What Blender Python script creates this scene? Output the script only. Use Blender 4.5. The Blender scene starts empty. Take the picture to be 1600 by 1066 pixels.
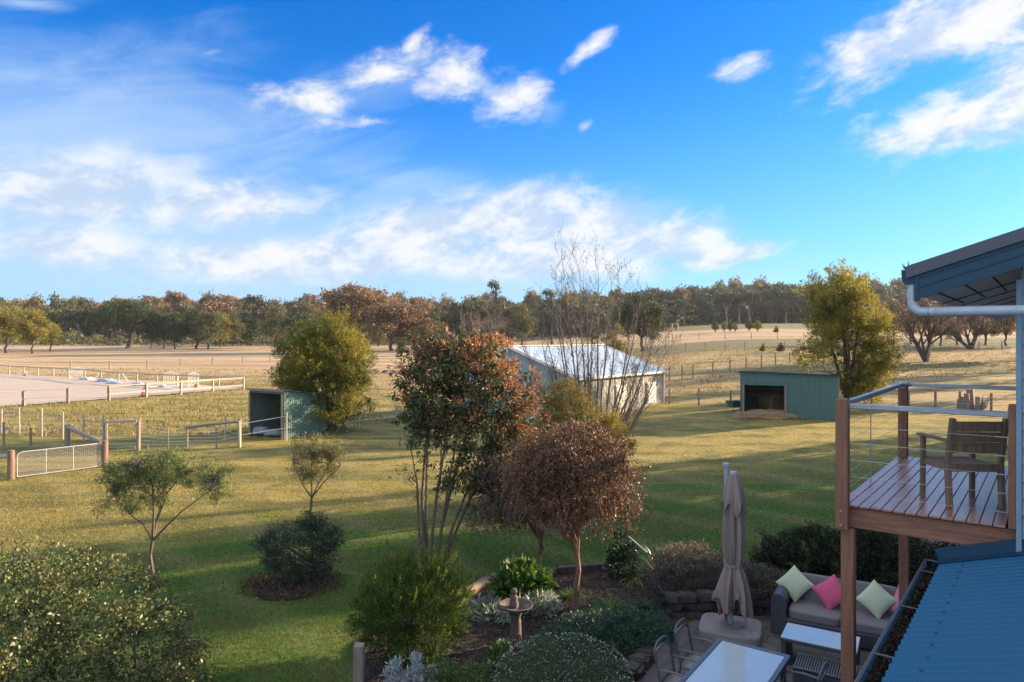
import bpy, math, random
import numpy as np
from mathutils import Vector, Matrix
SC = bpy.context.scene
COL = SC.collection
R = math.radians
F = 1067.0; HZ = 527.0; CAMZ = 4.8
SUN_AZ = R(24); SUN_EL = R(14.5)

# ------------------------------------------------------------------ terrain
LY = [-200, 20, 60, 110, 150, 200, 300, 600, 3000]; LZ = [0, 0, -.05, -.05, .8, 2.2, 4.0, 9, 30]
RY = [-200, 20, 37, 50, 70, 100, 200, 300, 600, 3000]; RZ = [0, 0, .5, 1.1, 2.2, 3.6, 7.2, 11, 20, 60]
def G(x, y):
    t = (x / max(y, 12.0) + .12) / .5
    t = min(1, max(0, t)); t = t*t*(3-2*t)
    zl = float(np.interp(y, LY, LZ)); zr = float(np.interp(y, RY, RZ))
    far = min(1, max(0, (y-60)/60))
    return zl*(1-t)+zr*t + far*.25*math.sin(x*.031+1.3)*math.sin(y*.043) 
def at(px, py, z=None):
    """ground (or height z) point seen at a photo pixel"""
    dx = (px-800)/F; dz = (HZ-py)/F
    if z is not None:
        y = (z-CAMZ)/dz
        return Vector((dx*y, y, z))
    y = 4.0
    while y < 1500:
        if CAMZ+dz*y <= G(dx*y, y): break
        y *= 1.004
    return Vector((dx*y, y, G(dx*y, y)))
def atd(px, y):
    x = (px-800)/F*y
    return Vector((x, y, G(x, y)))
UV = (Vector((.785, -.62, 0)).normalized(), Vector((.62, .785, 0)).normalized())
def H(u, v, z): return UV[0]*u+UV[1]*v+Vector((0, 0, z))
HROT = math.atan2(-.62, .785)

# ------------------------------------------------------------------ materials
def newmat(name):
    m = bpy.data.materials.new(name); m.use_nodes = True
    nt = m.node_tree; nt.nodes.clear()
    out = nt.nodes.new('ShaderNodeOutputMaterial')
    return m, nt, out
def nd(nt, t, **kw):
    n = nt.nodes.new(t)
    for k, v in kw.items():
        if k in n.inputs.keys() if hasattr(n.inputs, 'keys') else False: n.inputs[k].default_value = v
        else: setattr(n, k, v)
    return n
def ramp(nt, fac, stops):
    r = nt.nodes.new('ShaderNodeValToRGB'); e = r.color_ramp.elements
    while len(e) > 1: e.remove(e[0])
    e[0].position = stops[0][0]; e[0].color = (*stops[0][1], 1)
    for p, c in stops[1:]:
        q = e.new(p); q.color = (*c, 1)
    nt.links.new(fac, r.inputs[0]); return r.outputs[0]
def mixc(nt, fac, a, b, mode='MIX'):
    m = nt.nodes.new('ShaderNodeMix'); m.data_type = 'RGBA'; m.blend_type = mode
    for s, v in ((0, fac), (6, a), (7, b)):
        if hasattr(v, 'is_linked') or hasattr(v, 'links'): nt.links.new(v, m.inputs[s])
        else: m.inputs[s].default_value = v if s == 0 else (*v, 1)
    return m.outputs[2]
def mth(nt, op, a, b=None, c=None, clamp=False):
    m = nt.nodes.new('ShaderNodeMath'); m.operation = op; m.use_clamp = clamp
    for i, v in enumerate((a, b, c)):
        if v is None: continue
        if hasattr(v, 'links'): nt.links.new(v, m.inputs[i])
        else: m.inputs[i].default_value = v
    return m.outputs[0]
def noise(nt, vec, scale, detail=4, rough=.55, dist=0):
    n = nt.nodes.new('ShaderNodeTexNoise'); n.inputs['Scale'].default_value = scale
    n.inputs['Detail'].default_value = detail; n.inputs['Roughness'].default_value = rough; n.inputs['Distortion'].default_value = dist
    if vec is not None: nt.links.new(vec, n.inputs['Vector'])
    return n.outputs['Fac']
def coords(nt, scale=(1, 1, 1), kind='Object', rot=(0, 0, 0)):
    t = nt.nodes.new('ShaderNodeTexCoord'); m = nt.nodes.new('ShaderNodeMapping')
    m.inputs['Scale'].default_value = scale; m.inputs['Rotation'].default_value = rot
    nt.links.new(t.outputs[kind], m.inputs[0]); return m.outputs[0]
def bsdf(nt, out, col, rough=.6, metal=0, spec=.5, bump=None, bstr=.3, bdist=.01):
    p = nt.nodes.new('ShaderNodeBsdfPrincipled')
    if hasattr(col, 'links'): nt.links.new(col, p.inputs['Base Color'])
    else: p.inputs['Base Color'].default_value = (*col, 1)
    if hasattr(rough, 'links'): nt.links.new(rough, p.inputs['Roughness'])
    else: p.inputs['Roughness'].default_value = rough
    p.inputs['Metallic'].default_value = metal; p.inputs['Specular IOR Level'].default_value = spec
    if bump is not None:
        b = nt.nodes.new('ShaderNodeBump'); b.inputs['Strength'].default_value = bstr; b.inputs['Distance'].default_value = bdist
        nt.links.new(bump, b.inputs['Height']); nt.links.new(b.outputs[0], p.inputs['Normal'])
    nt.links.new(p.outputs[0], out.inputs[0]); return p
def surf(name, c1, c2=None, scale=6, rough=.6, metal=0, stretch=(1, 1, 1), bstr=.25, bdist=.01, spec=.5, fine=None):
    m, nt, out = newmat(name); v = coords(nt, stretch)
    c2 = c2 or tuple(x*.7 for x in c1)
    n = noise(nt, v, scale, 6, .6)
    n2 = noise(nt, v, scale*7, 4, .6)
    f = mth(nt, 'ADD', mth(nt, 'MULTIPLY', n, .7), mth(nt, 'MULTIPLY', n2, .3))
    col = ramp(nt, f, [(.32, c2), (.66, c1)])
    if fine:
        col = mixc(nt, mth(nt, 'GREATER_THAN', noise(nt, v, fine[0], 3), fine[1]), col, fine[2])
    bsdf(nt, out, col, rough, metal, spec, bump=f, bstr=bstr, bdist=bdist); return m
def wood(name, c1, c2, rough=.7, axis='Z', sc=1.0, spec=.4):
    s = {'Z': (12, 12, .8), 'X': (.8, 12, 12), 'Y': (12, .8, 12)}[axis]
    m, nt, out = newmat(name); v = coords(nt, tuple(a*sc for a in s))
    n = noise(nt, v, 3, 6, .65, .6); n2 = noise(nt, coords(nt), 2.5, 3)
    col = ramp(nt, n, [(.3, c2), (.6, c1), (.8, tuple(min(1, a*1.25) for a in c1))])
    col = mixc(nt, mth(nt, 'MULTIPLY', n2, .45), col, tuple(a*.55 for a in c2))
    g = nt.nodes.new('ShaderNodeObjectInfo')
    col = mixc(nt, mth(nt, 'MULTIPLY', g.outputs['Random'], .25), col, c2)
    bsdf(nt, out, col, rough, 0, spec, bump=n, bstr=.35, bdist=.004); return m
def leafmat(name, cols, trans=.3, rough=.55, spec=.35, clump=None, cscale=1.2, camt=.55):
    """per-leaf colours; clump = colour some regions of the crown lean to (young growth, flowers)"""
    m, nt, out = newmat(name)
    g = nt.nodes.new('ShaderNodeNewGeometry')
    k = len(cols)
    col = ramp(nt, g.outputs['Random Per Island'], [(i/max(1, k-1), c) for i, c in enumerate(cols)])
    if clump:
        n = noise(nt, coords(nt), cscale, 2)
        f = ramp(nt, n, [(.45, (0, 0, 0)), (.62, (camt,)*3)])
        col = mixc(nt, f, col, clump)
    p = nt.nodes.new('ShaderNodeBsdfPrincipled'); nt.links.new(col, p.inputs['Base Color'])
    p.inputs['Roughness'].default_value = rough; p.inputs['Specular IOR Level'].default_value = spec
    t = nt.nodes.new('ShaderNodeBsdfTranslucent'); nt.links.new(col, t.inputs[0])
    mx = nt.nodes.new('ShaderNodeMixShader'); mx.inputs[0].default_value = trans
    nt.links.new(p.outputs[0], mx.inputs[1]); nt.links.new(t.outputs[0], mx.inputs[2]); nt.links.new(mx.outputs[0], out.inputs[0])
    return m

# ------------------------------------------------------------------ objects
def link(o, parent=None):
    COL.objects.link(o)
    if parent is not None: o.parent = parent
    return o
def tag(o, label=None, cat=None, group=None, kind=None):
    for k, v in (('label', label), ('category', cat), ('group', group), ('kind', kind)):
        if v: o[k] = v
    return o
def thing(name, label, cat, loc=(0, 0, 0), rz=0, group=None):
    o = bpy.data.objects.new(name, None); o.empty_display_size = .2
    link(o); o.location = loc; o.rotation_euler = (0, 0, rz)
    return tag(o, label, cat, group)
def copy_tree(o, parent=None):
    c = o.copy(); link(c, parent)
    for ch in list(o.children): copy_tree(ch, c)
    return c
def np_mesh(name, V, Q, mat, parent=None, smooth=False):
    me = bpy.data.meshes.new(name); n = len(Q); k = Q.shape[1]
    me.vertices.add(len(V)); me.vertices.foreach_set('co', np.asarray(V, dtype=np.float32).ravel())
    me.loops.add(n*k); me.loops.foreach_set('vertex_index', Q.astype(np.int32).ravel())
    me.polygons.add(n); me.polygons.foreach_set('loop_start', np.arange(0, n*k, k, dtype=np.int32))
    me.polygons.foreach_set('loop_total', np.full(n, k, dtype=np.int32))
    if smooth: me.polygons.foreach_set('use_smooth', np.ones(n, dtype=bool))
    me.update(calc_edges=True); me.materials.append(mat)
    return link(bpy.data.objects.new(name, me), parent)
class MB:
    def __init__(s): s.v = []; s.f = []
    def add(s, V, Fc):
        b = len(s.v); s.v += [tuple(p) for p in V]; s.f += [tuple(b+i for i in f) for f in Fc]; return s
    def box(s, c, d, rz=0, M=None, ch=0):
        x, y, z = (a/2 for a in d)
        if ch:
            k = min(ch, x*.49, y*.49, z*.49); V = []; idx = {}
            for sx in (-1, 1):
                for sy in (-1, 1):
                    for sz in (-1, 1):
                        for a in range(3):
                            p = [sx*x, sy*y, sz*z]
                            for q in range(3):
                                if q != a: p[q] -= (sx, sy, sz)[q]*k
                            idx[(sx, sy, sz, a)] = len(V); V.append(p)
            Fc = []
            for a in range(3):
                b, c2 = [(1, 2), (2, 0), (0, 1)][a]
                for sg in (-1, 1):
                    f = []
                    for (p, q) in ((-1, -1), (1, -1), (1, 1), (-1, 1)):
                        t = [0, 0, 0]; t[a] = sg; t[b] = p; t[c2] = q; f.append(idx[(*t, a)])
                    Fc.append(f if sg > 0 else f[::-1])
            for a in range(3):
                b, c2 = [(1, 2), (2, 0), (0, 1)][a]
                for p in (-1, 1):
                    for q in (-1, 1):
                        def I(e, ax):
                            t = [0, 0, 0]; t[a] = e; t[b] = p; t[c2] = q; return idx[(*t, ax)]
                        Fc.append([I(-1, b), I(1, b), I(1, c2), I(-1, c2)])
            for sx in (-1, 1):
                for sy in (-1, 1):
                    for sz in (-1, 1): Fc.append([idx[(sx, sy, sz, a)] for a in range(3)])
        else:
            V = [(-x, -y, -z), (x, -y, -z), (x, y, -z), (-x, y, -z), (-x, -y, z), (x, -y, z), (x, y, z), (-x, y, z)]
            Fc = [(0, 3, 2, 1), (4, 5, 6, 7), (0, 1, 5, 4), (1, 2, 6, 5), (2, 3, 7, 6), (3, 0, 4, 7)]
        T = Matrix.Translation(Vector(c)) @ (M.to_4x4() if M is not None else Matrix.Rotation(rz, 4, 'Z'))
        return s.add([T @ Vector(p) for p in V], Fc)
    def bar(s, a, b, w, h, ch=0, up=Vector((0, 0, 1))):
        """box beam from a to b, w wide, h high"""
        a = Vector(a); b = Vector(b); d = b-a; L = d.length; d.normalize()
        x = d.cross(up); x = x.normalized() if x.length > 1e-4 else Vector((1, 0, 0)); z = x.cross(d)
        M = Matrix((x, d, z)).transposed()
        return s.box((a+b)/2, (w, L, h), M=M, ch=ch)
    def tube(s, pts, rad, n=8, caps=True):
        pts = [Vector(p) for p in pts]
        if not hasattr(rad, '__len__'): rad = [rad]*len(pts)
        V = []; up = None
        for i, p in enumerate(pts):
            d = (pts[min(i+1, len(pts)-1)]-pts[max(i-1, 0)])
            d = d.normalized() if d.length > 1e-9 else Vector((0, 0, 1))
            if up is None: up = Vector((1, 0, 0)) if abs(d.x) < .9 else Vector((0, 1, 0))
            x = d.cross(up).normalized(); y = x.cross(d); up = y*-1 if False else d.cross(x)*-1
            up = y
            for k in range(n):
                a = 2*math.pi*k/n; V.append(p+(x*math.cos(a)+y*math.sin(a))*rad[i])
        Fc = []
        for i in range(len(pts)-1):
            for k in range(n):
                k2 = (k+1) % n; Fc.append((i*n+k, i*n+k2, (i+1)*n+k2, (i+1)*n+k))
        if caps: Fc += [tuple(range(n))[::-1], tuple((len(pts)-1)*n+k for k in range(n))]
        return s.add(V, Fc)
    def lathe(s, prof, n=24, c=(0, 0, 0), fn=None):
        V = []
        for r, z in prof:
            for k in range(n):
                a = 2*math.pi*k/n; rr, zz = (r, z) if fn is None else fn(r, z, a)
                V.append((c[0]+rr*math.cos(a), c[1]+rr*math.sin(a), c[2]+zz))
        Fc = [(i*n+k, i*n+(k+1) % n, (i+1)*n+(k+1) % n, (i+1)*n+k) for i in range(len(prof)-1) for k in range(n)]
        return s.add(V, Fc)
    def poly(s, pts, z0=None, th=0):
        V = [Vector(p) for p in pts]; n = len(V)
        if not th: return s.add(V, [tuple(range(n))])
        W = [p-Vector((0, 0, th)) for p in V]
        return s.add(V+W, [tuple(range(n)), tuple(range(2*n-1, n-1, -1))]+[(i, n+i, n+(i+1) % n, (i+1) % n) for i in range(n)])
    def build(s, name, mat, parent=None, smooth=False):
        me = bpy.data.meshes.new(name); me.from_pydata(s.v, [], s.f); me.update(); me.materials.append(mat)
        if smooth:
            me.polygons.foreach_set('use_smooth', [True]*len(me.polygons))
            if smooth != 'all':
                me.set_sharp_from_angle(angle=R(40))
        return link(bpy.data.objects.new(name, me), parent)

# ------------------------------------------------------------------ foliage
def unit(a): return a/np.maximum(np.linalg.norm(a, axis=-1, keepdims=True), 1e-9)
def leaf_mesh(name, P, L, W, mat, parent, seed=0, axis=None, axj=1.0, fold=.15, lvar=.4):
    g = np.random.default_rng(seed); n = len(P)
    a = g.normal(size=(n, 3))*axj
    if axis is not None: a = a+axis
    a = unit(a); b = unit(np.cross(a, g.normal(size=(n, 3)))); c = np.cross(a, b)
    l = (L*(1+lvar*(g.random(n)*2-1)))[:, None]; w = W*l/L
    V = np.empty((n, 4, 3)); V[:, 0] = P; V[:, 1] = P+a*l*.45+b*w*.5+c*l*fold*.5; V[:, 2] = P+a*l; V[:, 3] = P+a*l*.5-b*w*.5+c*l*fold*.3
    return np_mesh(name, V.reshape(-1, 3), np.arange(n*4).reshape(n, 4), mat, parent)
def clumps(blobs, K, n, cs, seed=0, shell=.6, flat=.8):
    """K clump centres in a union of ellipsoids and n leaf points round each"""
    g = np.random.default_rng(seed); B = np.array([b[:6] for b in blobs], float)
    w = np.array([(b[6] if len(b) > 6 else b[3]*b[4]*b[5]) for b in blobs]); w = w/w.sum()
    i = g.choice(len(B), K, p=w); d = unit(g.normal(size=(K, 3)))
    r = shell+(1-shell)*g.random(K)**.7; r = np.where(g.random(K) < .25, g.random(K)*shell, r)
    C = B[i, :3]+d*B[i, 3:6]*r[:, None]
    sz = cs*(.6+.8*g.random(K))
    Q = g.normal(size=(K, n, 3))*np.array([1, 1, flat])*sz[:, None, None]*.55
    P = (C[:, None]+Q).reshape(-1, 3); O = unit((P-np.average(B[:, :3], axis=0, weights=w)))
    return C, P, O
def plumes(blobs, K, n, L, seed, up=.8, r=.03):
    """leaf points along short shoots that stand out of a crown"""
    g = np.random.default_rng(seed); B = np.array([b[:6] for b in blobs], float); w = B[:, 3]*B[:, 5]; w /= w.sum()
    i = g.choice(len(B), K, p=w); d = unit(g.normal(size=(K, 3))+np.array([0, 0, .35])); C = B[i, :3]+d*B[i, 3:6]*(.82+.2*g.random(K))[:, None]
    a = unit(d+np.array([0, 0, up])+g.normal(size=(K, 3))*.25); l = L*(.4+g.random(K)*1.0); t = g.random((K, n))
    P = C[:, None]+a[:, None]*(t*l[:, None])[..., None]+g.normal(size=(K, n, 3))*(r*(1.25-t))[..., None]
    return P.reshape(-1, 3), np.repeat(a, n, 0)
def limbs(mb, base, fork, C, r0, seed=0, nmain=6, bend=.25, rt=.012, lean=(0, 0), n=7, rtip=None):
    g = random.Random(seed); base = Vector(base); fork = Vector(fork)
    pts = [base-Vector((0, 0, .08))]; k = 5
    for i in range(1, k+1):
        t = i/k; p = base.lerp(fork, t); j = r0*.9*math.sin(t*math.pi)
        pts.append(p+Vector((g.uniform(-j, j), g.uniform(-j, j), 0)))
    mb.tube(pts, [r0*1.5]+[r0*(1.05-.35*i/k) for i in range(1, k+1)], n)
    Cs = [Vector(c) for c in C]; g.shuffle(Cs)
    mains = sorted(Cs[:nmain*3], key=lambda c: -(c-fork).length)[:nmain]
    paths = []
    for c in mains:
        st = base.lerp(fork, g.uniform(.7, 1)); mid = st.lerp(c, .45)+Vector((g.uniform(-1, 1), g.uniform(-1, 1), g.uniform(.0, .8)))*bend*(c-st).length*.4
        pp = [st.lerp(mid, t)*(1-t)+mid.lerp(c, t)*t for t in (0, .2, .4, .6, .8, 1)]
        mb.tube(pp, [r0*.6*(1-t)+rt*t for t in (0, .2, .4, .6, .8, 1)], 6); paths.append(pp)
    for c in Cs:
        best = None
        for pp in paths:
            for i, q in enumerate(pp[1:5]):
                dd = (q-c).length+(0 if q.z < c.z else .5*(q.z-c.z))
                if best is None or dd < best[0]: best = (dd, q, 1-(i+1)/6)
        q = best[1]; mid = q.lerp(c, .5)+Vector((g.uniform(-1, 1), g.uniform(-1, 1), g.uniform(-.2, 1)))*best[0]*.12
        mb.tube([q, mid, c], [max(rt, r0*.3*best[2]), rt, rt*.5], 4, caps=False)
def grow(mb, p, d, L, r, depth, g, up=.15, spread=.6, nch=3, jit=.18, tips=None, n=6, ratio=.68, rmin=.004, first=.35):
    pts = [Vector(p)]; d = Vector(d).normalized(); k = 4; ds = [d.copy()]
    for i in range(k):
        d = (d+Vector((g.gauss(0, jit), g.gauss(0, jit), g.gauss(0, jit)+up))).normalized()
        pts.append(pts[-1]+d*L/k); ds.append(d.copy())
    r1 = max(rmin*.6, r*.5)
    mb.tube(pts, [r+(r1-r)*i/k for i in range(k+1)], n, caps=False)
    if tips is not None:
        if depth <= 1: tips += pts[1:]
        else: tips.append(pts[-1])
    if depth <= 0: return
    for j in range(nch):
        t = first+(1-first)*(j+.6*g.random()+.3)/nch; i = min(k, max(1, int(t*k+.5)))
        q = pts[i]; dd = ds[i]; side = dd.cross(Vector((g.gauss(0, 1), g.gauss(0, 1), g.gauss(0, 1)))).normalized()
        a = spread*g.uniform(.6, 1.3)
        grow(mb, q, dd*math.cos(a)+side*math.sin(a), L*ratio*g.uniform(.75, 1.15), max(rmin, r*(1-t*.45)*.6), depth-1, g, up, spread, nch, jit, tips, max(3, n-1), ratio, rmin, first)
# ------------------------------------------------------------------ camera, light, sky
cam = bpy.data.cameras.new('camera'); cam.sensor_width = 36; cam.lens = 24; cam.shift_y = -6/1600; cam.clip_end = 8000; cam.clip_start = .05
co = bpy.data.objects.new('camera', cam); link(co); co.location = (0, 0, CAMZ); co.rotation_euler = (R(90), 0, 0); SC.camera = co
sun = bpy.data.lights.new('sun', 'SUN'); sun.energy = 5.0; sun.angle = R(.5); sun.color = (1, .74, .46)
so = bpy.data.objects.new('sun', sun); link(so)
sd = Vector((math.cos(SUN_AZ)*math.cos(SUN_EL), math.sin(SUN_AZ)*math.cos(SUN_EL), math.sin(SUN_EL)))
so.rotation_euler = sd.to_track_quat('Z', 'Y').to_euler(); so.location = (30, 10, 30)
SC.view_settings.view_transform = 'Standard'; SC.view_settings.look = 'None'; SC.view_settings.gamma = 1; SC.view_settings.exposure = 1.88
SC.cycles.max_bounces = 6; SC.cycles.diffuse_bounces = 3; SC.cycles.glossy_bounces = 3; SC.cycles.transmission_bounces = 4; SC.cycles.transparent_max_bounces = 8
SC.cycles.use_denoising = True; SC.cycles.sample_clamp_indirect = 6

W = bpy.data.worlds.new('World'); SC.world = W; W.use_nodes = True
nt = W.node_tree; nt.nodes.clear()
wo = nt.nodes.new('ShaderNodeOutputWorld'); bg = nt.nodes.new('ShaderNodeBackground'); nt.links.new(bg.outputs[0], wo.inputs[0])
bg.inputs[1].default_value = .063
sky = nt.nodes.new('ShaderNodeTexSky'); sky.sky_type = 'NISHITA'; sky.sun_disc = False
sky.sun_elevation = R(24); sky.sun_rotation = math.pi/2-SUN_AZ; sky.altitude = 0; sky.air_density = 1.0; sky.dust_density = .3; sky.ozone_density = 3.0
sky.sun_elevation = SUN_EL
hs = nt.nodes.new('ShaderNodeHueSaturation'); hs.inputs['Saturation'].default_value = 1.4; hs.inputs['Hue'].default_value = .5
nt.links.new(sky.outputs[0], hs.inputs['Color']); skyc = mixc(nt, 1.0, hs.outputs[0], (.40, .83, 1.20), 'MULTIPLY')
tc = nt.nodes.new('ShaderNodeTexCoord'); sx = nt.nodes.new('ShaderNodeSeparateXYZ'); nt.links.new(tc.outputs['Generated'], sx.inputs[0])
X, Y, Z = sx.outputs
az = mth(nt, 'ARCTAN2', X, Y)
hyp = mth(nt, 'MAXIMUM', mth(nt, 'SQRT', mth(nt, 'ADD', mth(nt, 'MULTIPLY', X, X), mth(nt, 'MULTIPLY', Y, Y))), .001)
el = mth(nt, 'ARCTAN2', Z, hyp)
def cloud_vec(da=0, de=0, sa=1, se=1, sh=0):
    c = nt.nodes.new('ShaderNodeCombineXYZ')
    a_ = mth(nt, 'ADD', az, da); e_ = mth(nt, 'ADD', el, de)
    nt.links.new(mth(nt, 'MULTIPLY', a_, sa), c.inputs[0])
    nt.links.new(mth(nt, 'ADD', mth(nt, 'MULTIPLY', e_, se), mth(nt, 'MULTIPLY', a_, sh)), c.inputs[1]); return c.outputs[0]
ae = cloud_vec()
def blob(px, py, rx, ry, tilt=0, w=1.0):
    """angular distance from a cloud's centre, 1 at its rim"""
    tx = (px-800)/F; a0 = math.atan(tx); e0 = math.atan((HZ-py)/F*math.cos(a0))
    m = nt.nodes.new('ShaderNodeMapping'); m.vector_type = 'TEXTURE'
    m.inputs['Location'].default_value = (a0, e0, 0); m.inputs['Rotation'].default_value = (0, 0, R(tilt)); m.inputs['Scale'].default_value = (rx/F*math.cos(a0)**2, ry/F*math.cos(a0), 1)
    nt.links.new(ae, m.inputs[0]); v = nt.nodes.new('ShaderNodeVectorMath'); v.operation = 'LENGTH'; nt.links.new(m.outputs[0], v.inputs[0])
    return v.outputs['Value'] if w == 1 else mth(nt, 'ADD', v.outputs['Value'], 1-w)
def union(bs):
    r = bs[0]
    for b in bs[1:]: r = mth(nt, 'MINIMUM', r, b)
    return mth(nt, 'SUBTRACT', 1.0, mth(nt, 'MINIMUM', r, 2.5))
def smooth(x, lo, hi):
    m = nt.nodes.new('ShaderNodeMapRange'); m.interpolation_type = 'SMOOTHSTEP'; m.inputs[1].default_value = lo; m.inputs[2].default_value = hi
    nt.links.new(x, m.inputs[0]); return m.outputs[0]
CB = [  # bright cumulus fragments
 blob(1440, 50, 190, 58, 14, 1.15), blob(1560, 25, 130, 70, 5, 1.1), blob(1350, 75, 100, 36, 25), blob(1490, 190, 170, 50, 12, 1.15), blob(1590, 150, 130, 80, 20, 1.2), blob(1580, 100, 60, 40, 20, .7),
 blob(490, 158, 80, 42, 8), blob(600, 110, 110, 34, 20, .9), blob(720, 120, 120, 42, -12), blob(790, 150, 90, 38, -5), blob(640, 75, 50, 20, 40, .7), blob(575, 190, 60, 14, 5, .6),
 blob(925, 72, 62, 16, 32, .9), blob(1170, 105, 60, 22, 5, .9), blob(915, 197, 26, 14, 30, .7),
 blob(650, 368, 170, 58, 14, 1.15), blob(800, 335, 150, 50, 10, 1.15), blob(900, 370, 200, 70, 0, 1.15), blob(1040, 372, 150, 44, -4, 1.05), blob(1130, 400, 120, 26, 8, .95),
 blob(400, 408, 240, 40, 3, 1.05), blob(560, 400, 220, 48, 5, 1.05), blob(850, 412, 280, 34, 0, .95), blob(330, 318, 260, 56, 6, .9), blob(120, 300, 270, 84, 10, .95), blob(100, 385, 190, 44, 0, .95)]
VB = [  # thin high veil
 blob(120, 240, 560, 200, 4, 1.15), blob(250, 390, 700, 150, 0, 1.35), blob(720, 430, 560, 90, 0, 1.0), blob(100, 140, 200, 26, 18, .8), blob(40, 5, 160, 18, 5, .8), blob(330, 82, 50, 12, 20, .6),
 blob(600, 280, 420, 70, -6, .7), blob(860, 170, 60, 50, 40, .45), blob(560, 130, 240, 80, 10, .6), blob(1000, 330, 180, 60, 0, .5)]
cm = union(CB[:14]); km = union(CB[14:]); vm = union(VB)
bt = None
n1 = noise(nt, cloud_vec(sa=9, se=17, sh=-2), 1.35, 8, .64, .25)
n1b = noise(nt, cloud_vec(-.03, -.022, 9, 17, -2), 1.2, 4, .6, .25)
n2 = noise(nt, cloud_vec(sa=4, se=15, sh=-3.5), 1.1, 6, .64, .6)
cd = mth(nt, 'ADD', mth(nt, 'MULTIPLY', cm, 1.0), mth(nt, 'MULTIPLY', mth(nt, 'SUBTRACT', n1, .5), 2.4))
ca = mth(nt, 'MULTIPLY', smooth(cd, -.1, .95), .95)
kd = mth(nt, 'ADD', mth(nt, 'MULTIPLY', km, 1.5), mth(nt, 'MULTIPLY', mth(nt, 'SUBTRACT', n1, .5), 1.7))
ka = mth(nt, 'MULTIPLY', smooth(kd, -.15, 1.05), .86)
ca = mth(nt, 'MAXIMUM', ca, ka)
cdb = mth(nt, 'ADD', mth(nt, 'MULTIPLY', cm, 1.0), mth(nt, 'MULTIPLY', mth(nt, 'SUBTRACT', n1b, .5), 2.4))
vd = mth(nt, 'ADD', vm, mth(nt, 'MULTIPLY', mth(nt, 'SUBTRACT', n2, .5), 1.7))
va = mth(nt, 'MULTIPLY', smooth(vd, -.1, 1.15), .62)
lit = smooth(mth(nt, 'SUBTRACT', cd, cdb), -.35, .35)          # sunward side of each puff
cshade = mixc(nt, lit, (2.5, 3.1, 3.9), (4.3, 4.3, 4.4))
# low air near the horizon is paler
ha = mth(nt, 'MULTIPLY', mth(nt, 'POWER', smooth(mth(nt, 'MULTIPLY', el, -1.0), -.42, .02), 1.3), .66)
c = mixc(nt, ha, skyc, (1.5, 2.75, 4.5))
c = mixc(nt, va, c, (2.7, 3.5, 4.5))
c = mixc(nt, ca, c, cshade)
# unseen bright cloud added overhead and behind the viewer as fill light
rest = mth(nt, 'MAXIMUM', smooth(el, .58, .85), smooth(mth(nt, 'MULTIPLY', Y, -1.0), -.15, .25))
rest = mth(nt, 'MULTIPLY', rest, smooth(mth(nt, 'ADD', n2, 0), .22, .55))
c = mixc(nt, mth(nt, 'MULTIPLY', rest, .62), c, (8.8, 9.1, 9.9))
nt.links.new(c, bg.inputs[0])

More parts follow.
